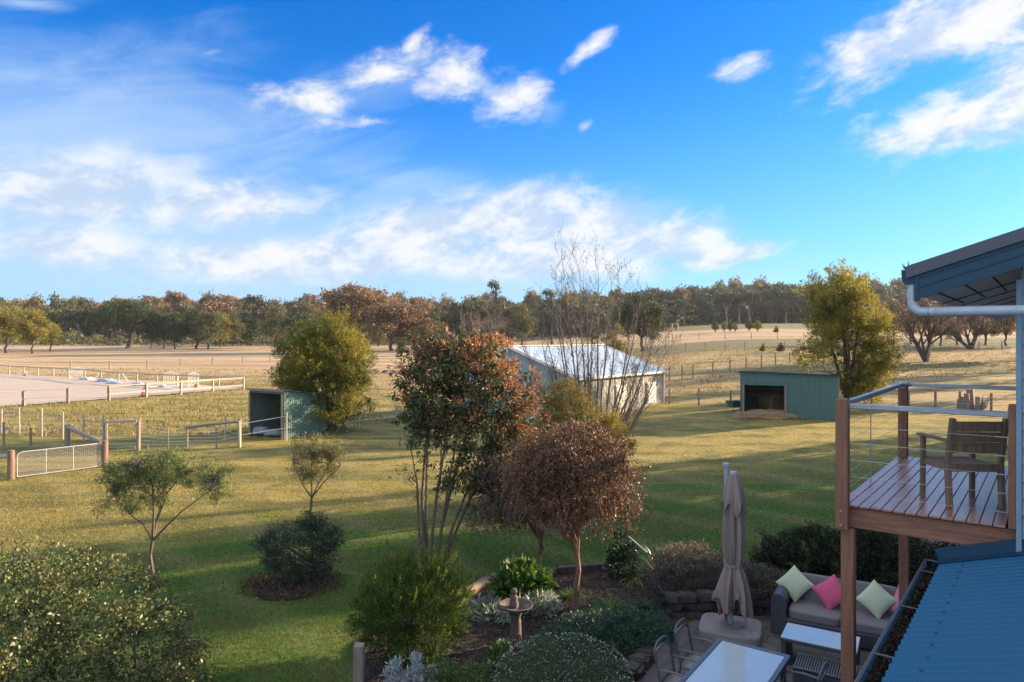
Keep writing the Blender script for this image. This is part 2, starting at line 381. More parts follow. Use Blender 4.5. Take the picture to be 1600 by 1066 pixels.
# ------------------------------------------------------------------ ground
def poly_at(pts, dz=0): return [at(*p)+Vector((0, 0, dz)) for p in pts]
def ground_mat():
    m, nt, out = newmat('pasture'); v = coords(nt)
    t = nt.nodes.new('ShaderNodeTexCoord'); s = nt.nodes.new('ShaderNodeSeparateXYZ'); nt.links.new(t.outputs['Object'], s.inputs[0]); X, Y, Z = s.outputs
    w = mth(nt, 'ADD', mth(nt, 'MULTIPLY', X, -.40), mth(nt, 'MULTIPLY', Y, .91))
    streak = noise(nt, coords(nt, (.05, .55, .3), rot=(0, 0, R(-20))), 1.2, 5, .6, .3)
    big = noise(nt, v, .09, 4, .6); mid = noise(nt, v, .7, 5, .65); fine = noise(nt, v, 7, 5, .7); fine2 = noise(nt, v, 40, 3, .7)
    wn = mth(nt, 'ADD', w, mth(nt, 'MULTIPLY', mth(nt, 'SUBTRACT', streak, .5), 14))
    def sm(x, a, b):
        q = nt.nodes.new('ShaderNodeMapRange'); q.interpolation_type = 'SMOOTHSTEP'; q.inputs[1].default_value = a; q.inputs[2].default_value = b
        nt.links.new(x, q.inputs[0]); return q.outputs[0]
    f = mth(nt, 'ADD', mth(nt, 'MULTIPLY', fine, .5), mth(nt, 'MULTIPLY', fine2, .5))
    lush = ramp(nt, f, [(.3, (.024, .060, .008)), (.5, (.058, .122, .018)), (.7, (.125, .19, .036))])
    dry = ramp(nt, f, [(.3, (.07, .070, .020)), (.5, (.255, .205, .056)), (.72, (.47, .36, .115))])
    straw = ramp(nt, f, [(.3, (.14, .10, .045)), (.5, (.32, .23, .115)), (.7, (.48, .35, .185))])
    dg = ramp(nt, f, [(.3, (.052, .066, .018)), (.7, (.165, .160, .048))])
    a = sm(mth(nt, 'ADD', wn, mth(nt, 'MULTIPLY', mid, 3)), 16.5, 22.5)
    c = mixc(nt, a, lush, dry)
    patch = sm(mth(nt, 'ADD', mth(nt, 'MULTIPLY', streak, .65), mth(nt, 'MULTIPLY', mid, .5)), .52, .64)
    c = mixc(nt, mth(nt, 'MULTIPLY', patch, .85), c, dg)
    # paddocks: green strip mid left, straw beyond
    b = sm(mth(nt, 'ADD', mth(nt, 'ADD', Y, mth(nt, 'MULTIPLY', X, .35)), mth(nt, 'MULTIPLY', mid, 10)), 47, 64)
    pad = mixc(nt, mth(nt, 'MULTIPLY', sm(mth(nt, 'ADD', mth(nt, 'MULTIPLY', streak, .5), mth(nt, 'MULTIPLY', big, .5)), .47, .58), .85), straw, dg)
    c = mixc(nt, b, c, pad)
    st2 = ramp(nt, noise(nt, coords(nt, (.012, .11, .2)), 1.4, 4, .6), [(.38, (.28, .195, .115)), (.52, (.44, .32, .195)), (.66, (.18, .155, .065))])
    c = mixc(nt, sm(mth(nt, 'ADD', Y, mth(nt, 'MULTIPLY', mid, 12)), 88, 100), c, st2)
    c = mixc(nt, mth(nt, 'MULTIPLY', sm(mth(nt, 'ADD', mth(nt, 'MULTIPLY', big, 60), mth(nt, 'MULTIPLY', Y, .3)), 105, 125), .5), c, (.11, .115, .05))
    c = mixc(nt, sm(mid, .60, .8), c, (.15, .105, .055))
    wv = nt.nodes.new('ShaderNodeTexWave'); wv.wave_profile = 'SIN'; wv.inputs['Scale'].default_value = .28; wv.inputs['Distortion'].default_value = 3.5; wv.inputs['Detail'].default_value = 3; wv.inputs['Detail Scale'].default_value = .6
    nt.links.new(coords(nt, (.4, 1, 1), rot=(0, 0, R(-22))), wv.inputs[0])
    c = mixc(nt, mth(nt, 'MULTIPLY', mth(nt, 'POWER', wv.outputs['Fac'], 3.0), .17), c, (.42, .34, .17))
    weeds = noise(nt, v, 2.2, 3, .7)
    c = mixc(nt, mth(nt, 'MULTIPLY', sm(weeds, .60, .70), .55), c, (.045, .065, .018))
    # shade bands across the right hillside, painted into the ground colour
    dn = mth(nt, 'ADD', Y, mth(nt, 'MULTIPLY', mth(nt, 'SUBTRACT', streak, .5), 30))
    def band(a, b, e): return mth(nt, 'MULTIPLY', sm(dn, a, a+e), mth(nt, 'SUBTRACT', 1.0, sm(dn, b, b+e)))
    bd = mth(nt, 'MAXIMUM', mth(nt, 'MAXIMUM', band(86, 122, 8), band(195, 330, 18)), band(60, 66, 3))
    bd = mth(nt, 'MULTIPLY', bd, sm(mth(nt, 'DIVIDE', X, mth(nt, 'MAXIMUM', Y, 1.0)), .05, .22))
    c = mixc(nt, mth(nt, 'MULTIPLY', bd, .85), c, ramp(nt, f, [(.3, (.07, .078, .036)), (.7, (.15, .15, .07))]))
    h = mth(nt, 'ADD', mth(nt, 'MULTIPLY', fine, .6), mth(nt, 'ADD', mth(nt, 'MULTIPLY', fine2, .15), mth(nt, 'MULTIPLY', mid, .8)))
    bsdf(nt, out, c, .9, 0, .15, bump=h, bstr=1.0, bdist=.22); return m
ys = np.concatenate([np.linspace(-40, 60, 81), 60*np.exp(np.linspace(0, math.log(50), 90))[1:]])
V = []; nx = 121
for y in ys:
    hw = 60+1.4*max(y, 0)
    for x in np.linspace(-hw, hw, nx): V.append((x, y, G(x, y)))
Q = [(j*nx+i, j*nx+i+1, (j+1)*nx+i+1, (j+1)*nx+i) for j in range(len(ys)-1) for i in range(nx-1)]
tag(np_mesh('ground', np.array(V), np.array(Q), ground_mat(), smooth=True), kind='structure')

M_sand = surf('arena_sand', (.42, .345, .27), (.27, .22, .17), 1.2, .9, stretch=(.12, 1.2, 1), bstr=.4)
M_mulch = surf('mulch', (.060, .042, .030), (.018, .013, .010), 14, .95, bstr=1, bdist=.05)
M_pave = surf('paving', (.12, .105, .095), (.055, .050, .048), 3, .8, bstr=.4)
M_conc = surf('concrete', (.24, .22, .20), (.16, .15, .14), 3, .85, bstr=.2)
M_stone = surf('edging_stone', (.07, .06, .053), (.024, .022, .02), 5, .85, bstr=.8, bdist=.03)

arena_pts = [at(380, 608), at(0, 637), at(-260, 662), at(-420, 585), at(0, 585), at(240, 596)]
cen = sum(arena_pts, Vector())/len(arena_pts)
def sheet(name, pts, mat, dz, n=14, kind='structure', bump=0, seed=0):
    """triangulated sheet following the terrain inside a polygon"""
    g = random.Random(seed); xs = [p.x for p in pts]; ys_ = [p.y for p in pts]
    import bmesh
    bm = bmesh.new(); vs = [bm.verts.new((p.x, p.y, 0)) for p in pts]; f = bm.faces.new(vs)
    bmesh.ops.triangulate(bm, faces=[f])
    bmesh.ops.subdivide_edges(bm, edges=bm.edges[:], cuts=n, use_grid_fill=True)
    for v in bm.verts: v.co.z = G(v.co.x, v.co.y)+dz+(g.random()*bump)
    bm.normal_update()
    for f in bm.faces:
        if f.normal.z < 0: f.normal_flip()
    me = bpy.data.meshes.new(name); bm.to_mesh(me); bm.free(); me.materials.append(mat)
    o = link(bpy.data.objects.new(name, me)); return tag(o, kind=kind)
sheet('arena_sand', arena_pts, M_sand, .05)
BED = [at(1060, 992), at(1005, 1040), at(930, 1140), at(560, 1180), at(553, 1008), at(640, 965), at(722, 936), at(773, 909), at(870, 902), at(965, 893), at(1050, 897), at(1062, 930)]
sheet('garden_bed', BED, M_mulch, .02, 14, bump=.035)
EDGE_R = (at(1480, 838), at(1443, 886))
PATIO = [at(1060, 992), at(1005, 1040), at(930, 1140), at(900, 1400), Vector((9, 3, 0)), Vector((13, 13, 0)), Vector((8.2, 12.2, 0)), Vector((5.2, 12.0, 0)), at(1062, 955)]
PATIO = [at(1060, 992), at(1005, 1040), at(930, 1140), Vector((.2, 4, 0)), Vector((8, 3, 0)), Vector((10.4, 12.4, 0)), Vector((7.6, 11.6, 0)), Vector((5.4, 12.7, 0)), Vector((3.3, 11.9, 0))]
def pave_mat():
    m, nt, out = newmat('stone_paving'); v = coords(nt)
    b = nt.nodes.new('ShaderNodeTexBrick'); nt.links.new(coords(nt, rot=(0, 0, R(32))), b.inputs['Vector'])
    b.inputs['Color1'].default_value = (.13, .115, .10, 1); b.inputs['Color2'].default_value = (.075, .068, .064, 1); b.inputs['Mortar'].default_value = (.035, .033, .03, 1)
    b.inputs['Scale'].default_value = 1; b.inputs['Brick Width'].default_value = .42; b.inputs['Row Height'].default_value = .28; b.inputs['Mortar Size'].default_value = .012
    n = noise(nt, v, 6, 6)
    c = mixc(nt, mth(nt, 'MULTIPLY', n, .6), b.outputs['Color'], (.05, .045, .042))
    bsdf(nt, out, c, .75, bump=mth(nt, 'SUBTRACT', mth(nt, 'MULTIPLY', n, .4), b.outputs['Fac']), bstr=.5, bdist=.01); return m
sheet('patio_paving', PATIO, pave_mat(), .008, 8)
PATH = [at(1484, 838), at(1452, 884), Vector((9.0, 12.2, 0)), Vector((14, 10, 0)), Vector((22, 14, 0)), at(1640, 845)]
sheet('concrete_path', PATH, M_conc, .012, 6)

def inside(poly, x, y):
    c = np.zeros(len(x), bool); n = len(poly)
    for i in range(n):
        a, b = poly[i], poly[(i+1) % n]
        k = ((a.y > y) != (b.y > y)) & (x < (b.x-a.x)*(y-a.y)/((b.y-a.y) or 1e-9)+a.x); c ^= k
    return c
# grass blades of the near lawn
g = np.random.default_rng(5); n = 430000
y = 7.5+19*g.random(n)**1.3; x = y*(-.85+1.75*g.random(n))
k = (g.random(n) > (y-13)/13) & ~inside(BED, x, y) & ~inside(PATIO, x, y) & ~inside(PATH, x, y) & ~((x > 3.0) & (y < 13.0)); x, y = x[k], y[k]; n = len(x)
z = np.array([G(a, b) for a, b in zip(x, y)])
hgt = (.020+.028*g.random(n))*(.8+y/40); ang = g.random(n)*6.283; wd = .0035*(.5+y/11)
tp = np.stack([x+g.normal(size=n)*.02, y+g.normal(size=n)*.02, z+hgt], 1)
dx = np.cos(ang)*wd; dy = np.sin(ang)*wd
V = np.stack([np.stack([x-dx, y-dy, z-.005], 1), np.stack([x+dx, y+dy, z-.005], 1), tp], 1).reshape(-1, 3)
M_grass = leafmat('lawn_blades', [(.034, .085, .012), (.066, .14, .020), (.115, .19, .030), (.19, .23, .05)], .35, .6, .2)
M_grassdry = leafmat('dry_blades', [(.10, .10, .028), (.20, .17, .05), (.30, .24, .075), (.40, .31, .11)], .35, .6, .2)
w_ = -.40*x+.91*y+g.normal(size=n)*1.6+2.5*np.sin(x*.5)*np.sin(y*.9)
for k_, m_, lb_ in ((w_ < 18.5, M_grass, 'short mown green grass of the near lawn'), (w_ >= 18.5, M_grassdry, 'short dry yellowing grass of the lawn farther out')):
    VV = V.reshape(n, 3, 3)[k_].reshape(-1, 3); tag(np_mesh('lawn_grass', VV, np.arange(len(VV)).reshape(-1, 3), m_), kind='stuff', label=lb_, cat='grass')

# rougher tussocks where nobody mows: the arena bank, fence lines and paddocks
g = np.random.default_rng(45); n = 26000; px = -40+1640*g.random(n); d = 29+75*g.random(n)**1.4; x = (px-800)/F*d
w_ = -.40*x+.91*d; k = ((x < -8) & (d > 33)) | ((x > -8) & (w_ > 37)); k &= ~inside(arena_pts, x, d); k &= g.random(n) < .35+.65*(np.sin(x*.7+np.sin(d*.5)*2)*np.sin(d*.9+x*.2) > .1); x, d = x[k], d[k]
z = np.array([G(a, b) for a, b in zip(x, d)]); P = np.repeat(np.stack([x, d, z], 1), 5, 0)+g.normal(size=(len(x)*5, 3))*np.array([.10, .10, 0])
tag(leaf_mesh('grass_tussocks', P, .20, .035, leafmat('tussock_blades', [(.08, .085, .028), (.17, .15, .05), (.30, .24, .10), (.40, .31, .15)], .3, .8, .1), None, 46, axis=np.array([0, 0, 1.3]), axj=.6), 'rough grass tussocks across the paddocks', 'grass', kind='stuff')
g = np.random.default_rng(47); n = 1500; y = 11+18*g.random(n); x = y*(-.8+1.6*g.random(n)); z = np.zeros(n)+.02
tag(leaf_mesh('fallen_leaves', np.stack([x, y, z], 1), .05, .03, leafmat('fallen_leaf', [(.35, .28, .12), (.22, .13, .06), (.45, .40, .25)], .1, .8), None, 48, axis=np.array([0, 0, .1])), 'scattered fallen leaves on the lawn', 'leaves', kind='stuff')
# ------------------------------------------------------------------ house, deck
def corr_mat(name, c, rough=.4, spec=.5, metal=0, dirt=.35):
    m, nt, out = newmat(name); v = coords(nt)
    n = noise(nt, v, 1.3, 6, .65); n2 = noise(nt, v, 22, 4, .7)
    col = mixc(nt, mth(nt, 'MULTIPLY', n, dirt), c, tuple(a*.5 for a in c))
    col = mixc(nt, mth(nt, 'MULTIPLY', mth(nt, 'GREATER_THAN', n2, .68), .25), col, (.25, .24, .22))
    bsdf(nt, out, col, rough, metal, spec, bump=n2, bstr=.05, bdist=.003); return m
M_roofblue = corr_mat('blue_corrugated_steel', (.003, .092, .185), .42, spec=.28, dirt=.3)
M_bluemetal = corr_mat('dark_blue_flashing', (.008, .048, .085), .5, spec=.35)
M_greymetal = corr_mat('grey_ridge_capping', (.075, .08, .10), .6)
M_gutter = corr_mat('gutter_steel', (.035, .085, .13), .35)
M_board = surf('painted_weatherboard', (.20, .31, .40), (.15, .24, .32), 2.5, .55, stretch=(1, 1, 3), bstr=.12, fine=(26, .70, (.16, .22, .26)))
M_trim = surf('painted_trim', (.19, .29, .37), (.14, .23, .30), 4, .5, bstr=.08)
M_soffit = surf('soffit_lining', (.80, .76, .72), (.66, .62, .58), 3, .8, bstr=.1)
M_pvc = surf('downpipe_paint', (.44, .48, .52), (.33, .36, .40), 5, .4, bstr=.08)
M_black = surf('dark_strip', (.03, .03, .03), (.015, .015, .015), 6, .8)
M_decay = surf('leaf_litter', (.045, .034, .022), (.012, .010, .008), 30, .95, bstr=1, bdist=.02)
M_postw = wood('weathered_red_hardwood', (.30, .135, .075), (.13, .062, .038))
M_deckw = wood('oiled_wet_decking', (.40, .21, .15), (.22, .12, .09), rough=.3, axis='Y', spec=.5)
M_steel = surf('galvanised_steel', (.34, .36, .38), (.24, .26, .28), 9, .38, metal=.55, bstr=.08)
M_wire = surf('steel_cable', (.6, .6, .6), (.45, .45, .45), 9, .3, metal=.8)
M_teak = wood('weathered_teak', (.27, .175, .108), (.13, .085, .055), axis='Z')

house = thing('house', 'blue grey weatherboard house with steep blue steel roof at the right edge', 'house', H(-.235, 7.4, 0), HROT)
def hl(u, v, z): return Vector((u+.235, v-7.4, z))      # house local: x = u, y = v
RS = math.tan(R(17.5))
EZ = 5.36; EU = -.98; HU = 8.5; HV = 19.5; OV = .46
RIDGE = (EU+HU+1)/2+.2
def rz_(u): return EZ+(u-EU)*RS
# weatherboard gable wall
mb = MB(); z = 0.0; bw = .148
while z < rz_(RIDGE)-.2:
    u1 = HU
    u0 = -.202
    if z+bw > rz_(u0)-.12: u0 = EU+(z+bw+.12-EZ)/RS
    mb.add([hl(u0, 7.4, z+bw), hl(u0, 7.378, z), hl(u1, 7.378, z), hl(u1, 7.4, z+bw), hl(u0, 7.4, z), hl(u1, 7.4, z)], [(0, 1, 2, 3), (1, 4, 5, 2)]); z += bw
mb.box(hl((HU-.235)/2, (7.44+HV)/2, rz_(-.235)/2), (HU+.235-.1, HV-7.46, rz_(-.235)-.1))
mb.build('weatherboard_wall', M_board, house)
mb = MB(); mb.box(hl(-.220, 7.385, 2.6), (.040, .05, 5.4), ch=.004)
mb.build('corner_board', M_trim, house)
# main roof
def corr_roof(u0, u1, v0, v1, zf, th=.02, pitch=.076, amp=.009):
    """corrugated sheet, ribs along u (down the slope)"""
    nv = int((v1-v0)/pitch*8); vs_ = np.linspace(v0, v1, nv+1); us = np.linspace(u0, u1, 5); V = []
    for v in vs_:
        cz = math.cos(2*math.pi*v/pitch); zz = amp*(1.9*max(0, cz)**1.7-.4)
        for u in us: V.append(hl(u, v, zf(u)+zz))
    n = len(us); return V, [(j*n+i, j*n+i+1, (j+1)*n+i+1, (j+1)*n+i) for j in range(nv) for i in range(n-1)]
mb = MB(); V, Fc = corr_roof(EU-.05, RIDGE, 7.4-OV, HV+.4, lambda u: rz_(u)+.05); mb.add(V, Fc)
b = [hl(RIDGE, 7.4-OV, rz_(RIDGE)+.05), hl(RIDGE*2-EU, 7.4-OV, EZ), hl(RIDGE*2-EU, HV+.4, EZ), hl(RIDGE, HV+.4, rz_(RIDGE)+.05)]
mb.add(b, [(0, 1, 2, 3)]); mb.build('main_roof', M_roofblue, house, smooth='all')
ve = 7.4-OV
def slope_box(mb, u0, u1, v0, v1, zlo, zhi):
    V = [hl(u, v, rz_(u)+z) for u in (u0, u1) for v in (v0, v1) for z in (zlo, zhi)]
    mb.add(V, [(0, 1, 3, 2), (4, 6, 7, 5), (0, 4, 5, 1), (2, 3, 7, 6), (0, 2, 6, 4), (1, 5, 7, 3)])
mb = MB(); slope_box(mb, EU-.02, RIDGE, ve-.03, ve+.16, .055, .078); slope_box(mb, EU-.03, RIDGE, ve-.045, ve-.022, -.03, .072)
mb.build('roof_capping', M_greymetal, house)
mb = MB(); slope_box(mb, EU+.06, RIDGE, ve-.015, ve+.02, -.235, -.03)
slope_box(mb, EU+.06, RIDGE, ve-.024, ve-.013, -.065, -.055); slope_box(mb, EU+.06, RIDGE, ve-.024, ve-.013, -.145, -.135); slope_box(mb, EU+.06, RIDGE, ve-.022, ve+.03, -.242, -.232)
mb.box(hl(EU+.05, ve+.003, EZ-.12), (.035, .05, .24), ch=.004)
mb.build('barge_board', M_bluemetal, house)
mb = MB(); V = [hl(EU+.04, ve+.02, rz_(EU+.04)-.20), hl(.6, ve+.02, rz_(.6)-.20), hl(.6, 7.4, rz_(.6)-.20), hl(-.2, 7.4, rz_(-.2)-.20), hl(-.2, HV, rz_(-.2)-.20), hl(EU+.04, HV, rz_(EU+.04)-.20)]
mb.add([V[0], V[1], V[2], V[3]], [(0, 1, 2, 3)]); mb.add([V[0], V[3], V[4], V[5]], [(0, 1, 2, 3)]); 
slope_box(mb, -.235, RIDGE, ve+.021, 7.39, -.215, -.203)
mb.build('soffit', M_soffit, house)
for u in (-.80, -.60, -.40, -.20, 0, .2): mb = MB(); slope_box(mb, u, u+.009, ve+.03, HV-10 if u < -.25 else 7.37, -.226, -.216); mb.build('soffit_batten', M_black, house)
for v in (8.6, 9.8, 11.0, 12.2): mb = MB(); slope_box(mb, EU+.05, -.24, v, v+.03, -.224, -.215); mb.build('soffit_batten', M_black, house)
mb = MB()   # eave gutter, its stop end towards the viewer
gp = [(0, .0), (0, -.11), (-.09, -.11), (-.115, -.085), (-.12, .02), (-.108, .02), (-.105, -.075), (-.085, -.1), (-.01, -.1), (-.01, 0)]
def gut(mb, u, z, v0, v1, sc=1.0):
    P = [hl(u+a*sc, v, z+b*sc) for v in (v0, v1) for a, b in gp]; n = len(gp)
    mb.add(P, [(i, (i+1) % n, n+(i+1) % n, n+i) for i in range(n)])
    mb.add([hl(u+a*sc, v0, z+b*sc) for a, b in gp[:5]], [(0, 1, 2, 3, 4)])
gut(mb, EU+.05, EZ+.02, ve-.01, HV, 1.0); mb.build('eave_gutter', M_bluemetal, house)
mb = MB(); lb = leaf_mesh('gutter_weed', np.array([hl(EU-.02+random.Random(i).uniform(-.04, .03), ve+.03+.012*i, EZ+.02) for i in range(22)]), .09, .012, M_decay, house, 3, axis=np.array([0, 0, 1.2]), axj=.5)
# downpipe: drop from the gutter, bend, run along the front of the gable wall
mb = MB(); v = ve+.05; zt = EZ-.08; zb = CAMZ+.225
pts = [hl(EU+.01, v, zt), hl(EU+.01, v, zb+.09)]
for a in (15, 30, 45, 60, 75, 90): pts.append(hl(EU+.01+.08*(1-math.cos(R(a))), v, zb+.08-.08*math.sin(R(a))))
pts += [hl(-.5, v+.10, zb-.002), hl(-.1, v+.23, zb-.004), hl(HU, v+.26, zb-.05)]
pts = pts[:8]+[hl(EU+.3, v+.02, zb), hl(HU, v+.02, zb-.03)]
mb.tube(pts, .042, 16); mb.tube([hl(EU+.13, v, zb), hl(EU+.18, v+.003, zb)], .046, 16); mb.tube([hl(EU+.01, v, zb+.13), hl(EU+.01, v, zb+.17)], .046, 16)
for a in (EU+.03,): pass
mb.build('downpipe', M_pvc, house, smooth=True)
mb = MB(); mb.tube([hl(EU+.135, v, zb), hl(EU+.142, v, zb)], .0475, 16); mb.build('pipe_clip', M_steel, house, smooth=True)
# lower roof below the viewer
LS = math.tan(R(18)); LZ0 = 2.72; LU = -.80
def lz(u): return LZ0+(u-LU)*LS
mb = MB(); V, Fc = corr_roof(LU, 4.2, -3, 7.30, lz, amp=.019, pitch=.11)
mb.add(V, Fc)
for i in range(0, 93):
    vv = -2.97+.11*i
    for u in (LU+.19, LU+1.15, LU+2.1):
        if i % 2 == 0: mb.lathe([(0, .012), (.006, .012), (.008, .004), (.012, .002), (.012, 0)], 6, tuple(hl(u, vv, lz(u)+.026)))
mb.build('lower_roof', M_roofblue, house, smooth='all')
mb = MB()
V = [hl(LU-.02, 7.25, lz(LU)+.025), hl(4.2, 7.25, lz(4.2)+.025), hl(4.2, 7.37, lz(4.2)+.03), hl(LU-.02, 7.37, lz(LU)+.03), hl(4.2, 7.372, lz(4.2)+.11), hl(LU-.02, 7.372, lz(LU)+.10)]
mb.add(V, [(0, 1, 2, 3), (3, 2, 4, 5)]); mb.bar(hl(LU-.03, 7.40, lz(LU)+.06), hl(4.2, 7.40, lz(4.2)+.06), .05, .12, .004); mb.build('roof_flashing', M_bluemetal, house)
mb = MB(); gut(mb, LU+.02, LZ0-.03, -3, 7.42, 1.25); mb.build('lower_gutter', M_gutter, house)
mb = MB(); mb.tube([hl(LU-.128, -3, LZ0-.005), hl(LU-.128, 7.42, LZ0-.005)], .008, 8); mb.tube([hl(LU-.128, 7.42, LZ0-.005), hl(LU+.02, 7.42, LZ0-.005)], .008, 8); mb.build('gutter_lip', M_greymetal, house, smooth=True)
for i in range(9): mb = MB(); mb.bar(hl(LU-.128, 7.05-i*1.02, LZ0-.002), hl(LU+.01, 7.10-i*1.02, LZ0-.02), .022, .004); mb.build('gutter_strap', M_greymetal, house)
g = np.random.default_rng(3); n = 9000
P = np.stack([LU+.235-.11+g.normal(size=n)*.028, -7.4+7.35*g.random(n)**.8, LZ0-.115+g.random(n)*.045], 1)
P[:, 0] = np.clip(P[:, 0], LU+.235-.11, LU+.235+.0); lf = leaf_mesh('gutter_litter', P, .035, .02, M_decay, house, 4)
# walls that carry the lower roof
mb = MB(); mb.box(hl(2.3, 2.2, 1.28), (4.0, 10.3, 2.56)); mb.build('lower_wall', M_board, house)

deck = thing('balcony_deck', 'raised timber balcony deck with steel handrails and wire cables on the house side', 'deck', H(-1.6, 7.4, 0), HROT)
def dl(u, v, z): return Vector((u+1.6, v-7.4, z))
DZ = CAMZ-1.66; D0, D1 = -1.66, -.24; V0, V1 = 7.42, 10.86
mb = MB(); bwid = .092; gap = .006; u = D0-.02; g = random.Random(4); i = 0
nb = int((D1-D0+.04)/(bwid+gap))
mb2 = [MB(), MB(), MB()]
for i in range(nb):
    uu = D0-.02+bwid/2+i*(bwid+gap); e = g.uniform(-.004, .004)
    mb2[i % 3].box(dl(uu, (V0+V1)/2+e, DZ-.012+g.uniform(-.0008, .0008)), (bwid, V1-V0+.05, .022), ch=.004)
for q in mb2: mb.add(q.v, q.f)
mb.build('deck_boards', M_deckw, deck)
M_beam = wood('stained_bearer', (.33, .15, .085), (.12, .055, .035), axis='X')
mb = MB(); mb.bar(dl(D0-.02, V0+.035, DZ-.135), dl(D1+.03, V0+.035, DZ-.135), .045, .20, .004); mb.build('front_bearer', M_beam, deck)
mb = MB(); mb.bar(dl(D0+.005, V0+.065, DZ-.125), dl(D0+.005, V1, DZ-.125), .045, .19, .004); mb.build('side_joist', M_beam, deck)
mb = MB(); mb.bar(dl(D0-.02, V1-.02, DZ-.125), dl(D1, V1-.02, DZ-.125), .045, .19, .004); mb.build('rear_bearer', M_beam, deck)
mb = MB()
for k in range(1, 7): mb.bar(dl(D0+.03, V0+k*.48, DZ-.115), dl(D1, V0+k*.48, DZ-.115), .045, .14)
mb.build('floor_joists', M_beam, deck)
PT = CAMZ-.62
def post(u, v, z0, z1, w=.118, name='post', mat=None):
    mb = MB(); mb.box(dl(u, v, (z0+z1)/2), (w, w*.98, z1-z0), ch=.006); return mb.build(name, mat or M_postw, deck)
U1, VV1 = D0+.035, V0-.065
post(U1-.0, VV1+.0, DZ-.24, PT+.01, .112, 'rail_post')
post(D0+.07, V0+.02, 0, DZ-.245, .12, 'support_post')
post(D0+.07, V1-.12, 0, DZ-.225, .12, 'support_post')
post(D0+.05, V1-.08, DZ, PT-.02, .112, 'rail_post')
post(D1-.005, VV1+.07, DZ-.02, PT+.03, .10, 'rail_post')
for zz in (-.05, -.19):
    mb = MB(); mb.tube([dl(U1+.0, VV1-.075, DZ+zz), dl(U1, VV1-.04, DZ+zz)], .013, 8); mb.build('coach_bolt', M_steel, deck)
def rail(a, b, name='handrail'):
    mb = MB(); mb.bar(a, b, .05, .05, .006); mb.build(name, M_steel, deck)
zr = PT-.045
rail(dl(U1+.058, VV1+.02, zr-.015), dl(D1-.055, VV1+.06, zr-.015)); rail(dl(U1+.03, VV1+.062, zr+.012), dl(D0+.05, V1-.14, zr+.012)); rail(dl(D0+.112, V1-.08, zr+.012), dl(D1-.0, V1-.08, zr+.012))
for c_, d_ in ((dl(U1+.057, VV1+.035, zr), (.012, .07, .09)), (dl(D0+.05, V1-.14, zr), (.08, .012, .08)), (dl(D1-.056, VV1+.07, zr-.01), (.01, .07, .09))): mb = MB(); mb.box(c_, d_, ch=.003); mb.build('rail_bracket', M_steel, deck)
mb = MB(); mb.box(dl(D0+.05, V1-.08, PT-.008), (.116, .116, .02), ch=.005); mb.tube([dl(D0+.13, V1-.14, zr+.01), dl(D0+.05, V1-.2, zr+.01)], .025, 10); mb.build('post_cap', M_steel, deck)
for k in range(5):
    zz = DZ+.12+k*.165
    for a, b in ((dl(U1, VV1+.06, zz), dl(D0+.05, V1-.13, zz)), (dl(U1+.05, VV1, zz), dl(D1-.05, VV1+.04, zz)), (dl(D0+.1, V1-.08, zz), dl(D1, V1-.08, zz))):
        mb = MB(); mb.tube([a, b], .0022, 6); mb.tube([b-(b-a).normalized()*.10, b], .005, 6); mb.build('cable', M_wire, deck)
mb = MB(); q = dl(D0+.04, V0+1.25, 0)
mb.tube([q+Vector((0, 0, DZ)), q+Vector((0, 0, zr))], .006, 6); mb.build('cable_spacer', M_steel, deck)

# armchair on the deck
def chair_teak():
    t = thing('garden_armchair', 'brown slatted wooden armchair standing on the raised deck', 'armchair', (4.485, 6.6, DZ), R(-2))
    w, d = .50, .46; lg = []
    for s in (-1, 1):
        mb = MB(); mb.bar((s*w/2, 0, 0), (s*w/2, .03, .45), .045, .055, .004); mb.bar((s*w/2, .03, .44), (s*w/2, -.055, .88), .045, .05, .004); mb.build('rear_leg', M_teak, t)
        mb = MB(); mb.bar((s*w/2, d, 0), (s*w/2, d-.01, .64), .042, .045, .004); mb.build('front_leg', M_teak, t)
        mb = MB(); mb.bar((s*(w/2+.005), -.02, .655), (s*(w/2+.005), d+.06, .655), .06, .024, .004); mb.build('armrest', M_teak, t)
        mb = MB(); mb.bar((s*(w/2-.005), .02, .385), (s*(w/2-.005), d, .385), .024, .055); mb.build('side_rail', M_teak, t)
    mb = MB()
    for k in range(8): mb.bar((-w/2+.02, .04+k*.058, .42-.012*math.sin(k/7*3.14)), (w/2-.02, .04+k*.058, .42-.012*math.sin(k/7*3.14)), .048, .018, .003)
    mb.bar((-w/2, d-.02, .385), (w/2, d-.02, .385), .022, .055); mb.bar((-w/2, .01, .385), (w/2, .01, .385), .022, .055); mb.build('seat', M_teak, t)
    mb = MB()
    for k in range(3):
        zz = .59+k*.105; yy = .03-(zz-.44)*.19
        mb.box((0, yy, zz), (w-.04, .02, .098), ch=.003)
    mb.build('backrest', M_teak, t)
chair_teak()
# ------------------------------------------------------------------ garden plants and trees near the house
M_bark = surf('grey_brown_bark', (.16, .12, .09), (.06, .045, .035), 9, .9, stretch=(1, 1, .25), bstr=.8, bdist=.02)
M_barkdark = surf('dark_bark', (.085, .065, .05), (.03, .024, .02), 9, .9, stretch=(1, 1, .25), bstr=.8, bdist=.02)
M_twig = surf('bare_twigs', (.20, .155, .12), (.10, .075, .06), 12, .8)
M_barkred = surf('reddish_bark', (.20, .10, .06), (.08, .045, .03), 12, .85, stretch=(1, 1, .3), bstr=.6)

def local(p, base): return Vector(p)-base
def treething(name, label, cat, px, py, crown_name='crown', group=None, base=None):
    b = base if base is not None else at(px, py); return thing(name, label, cat, b, 0, group), b

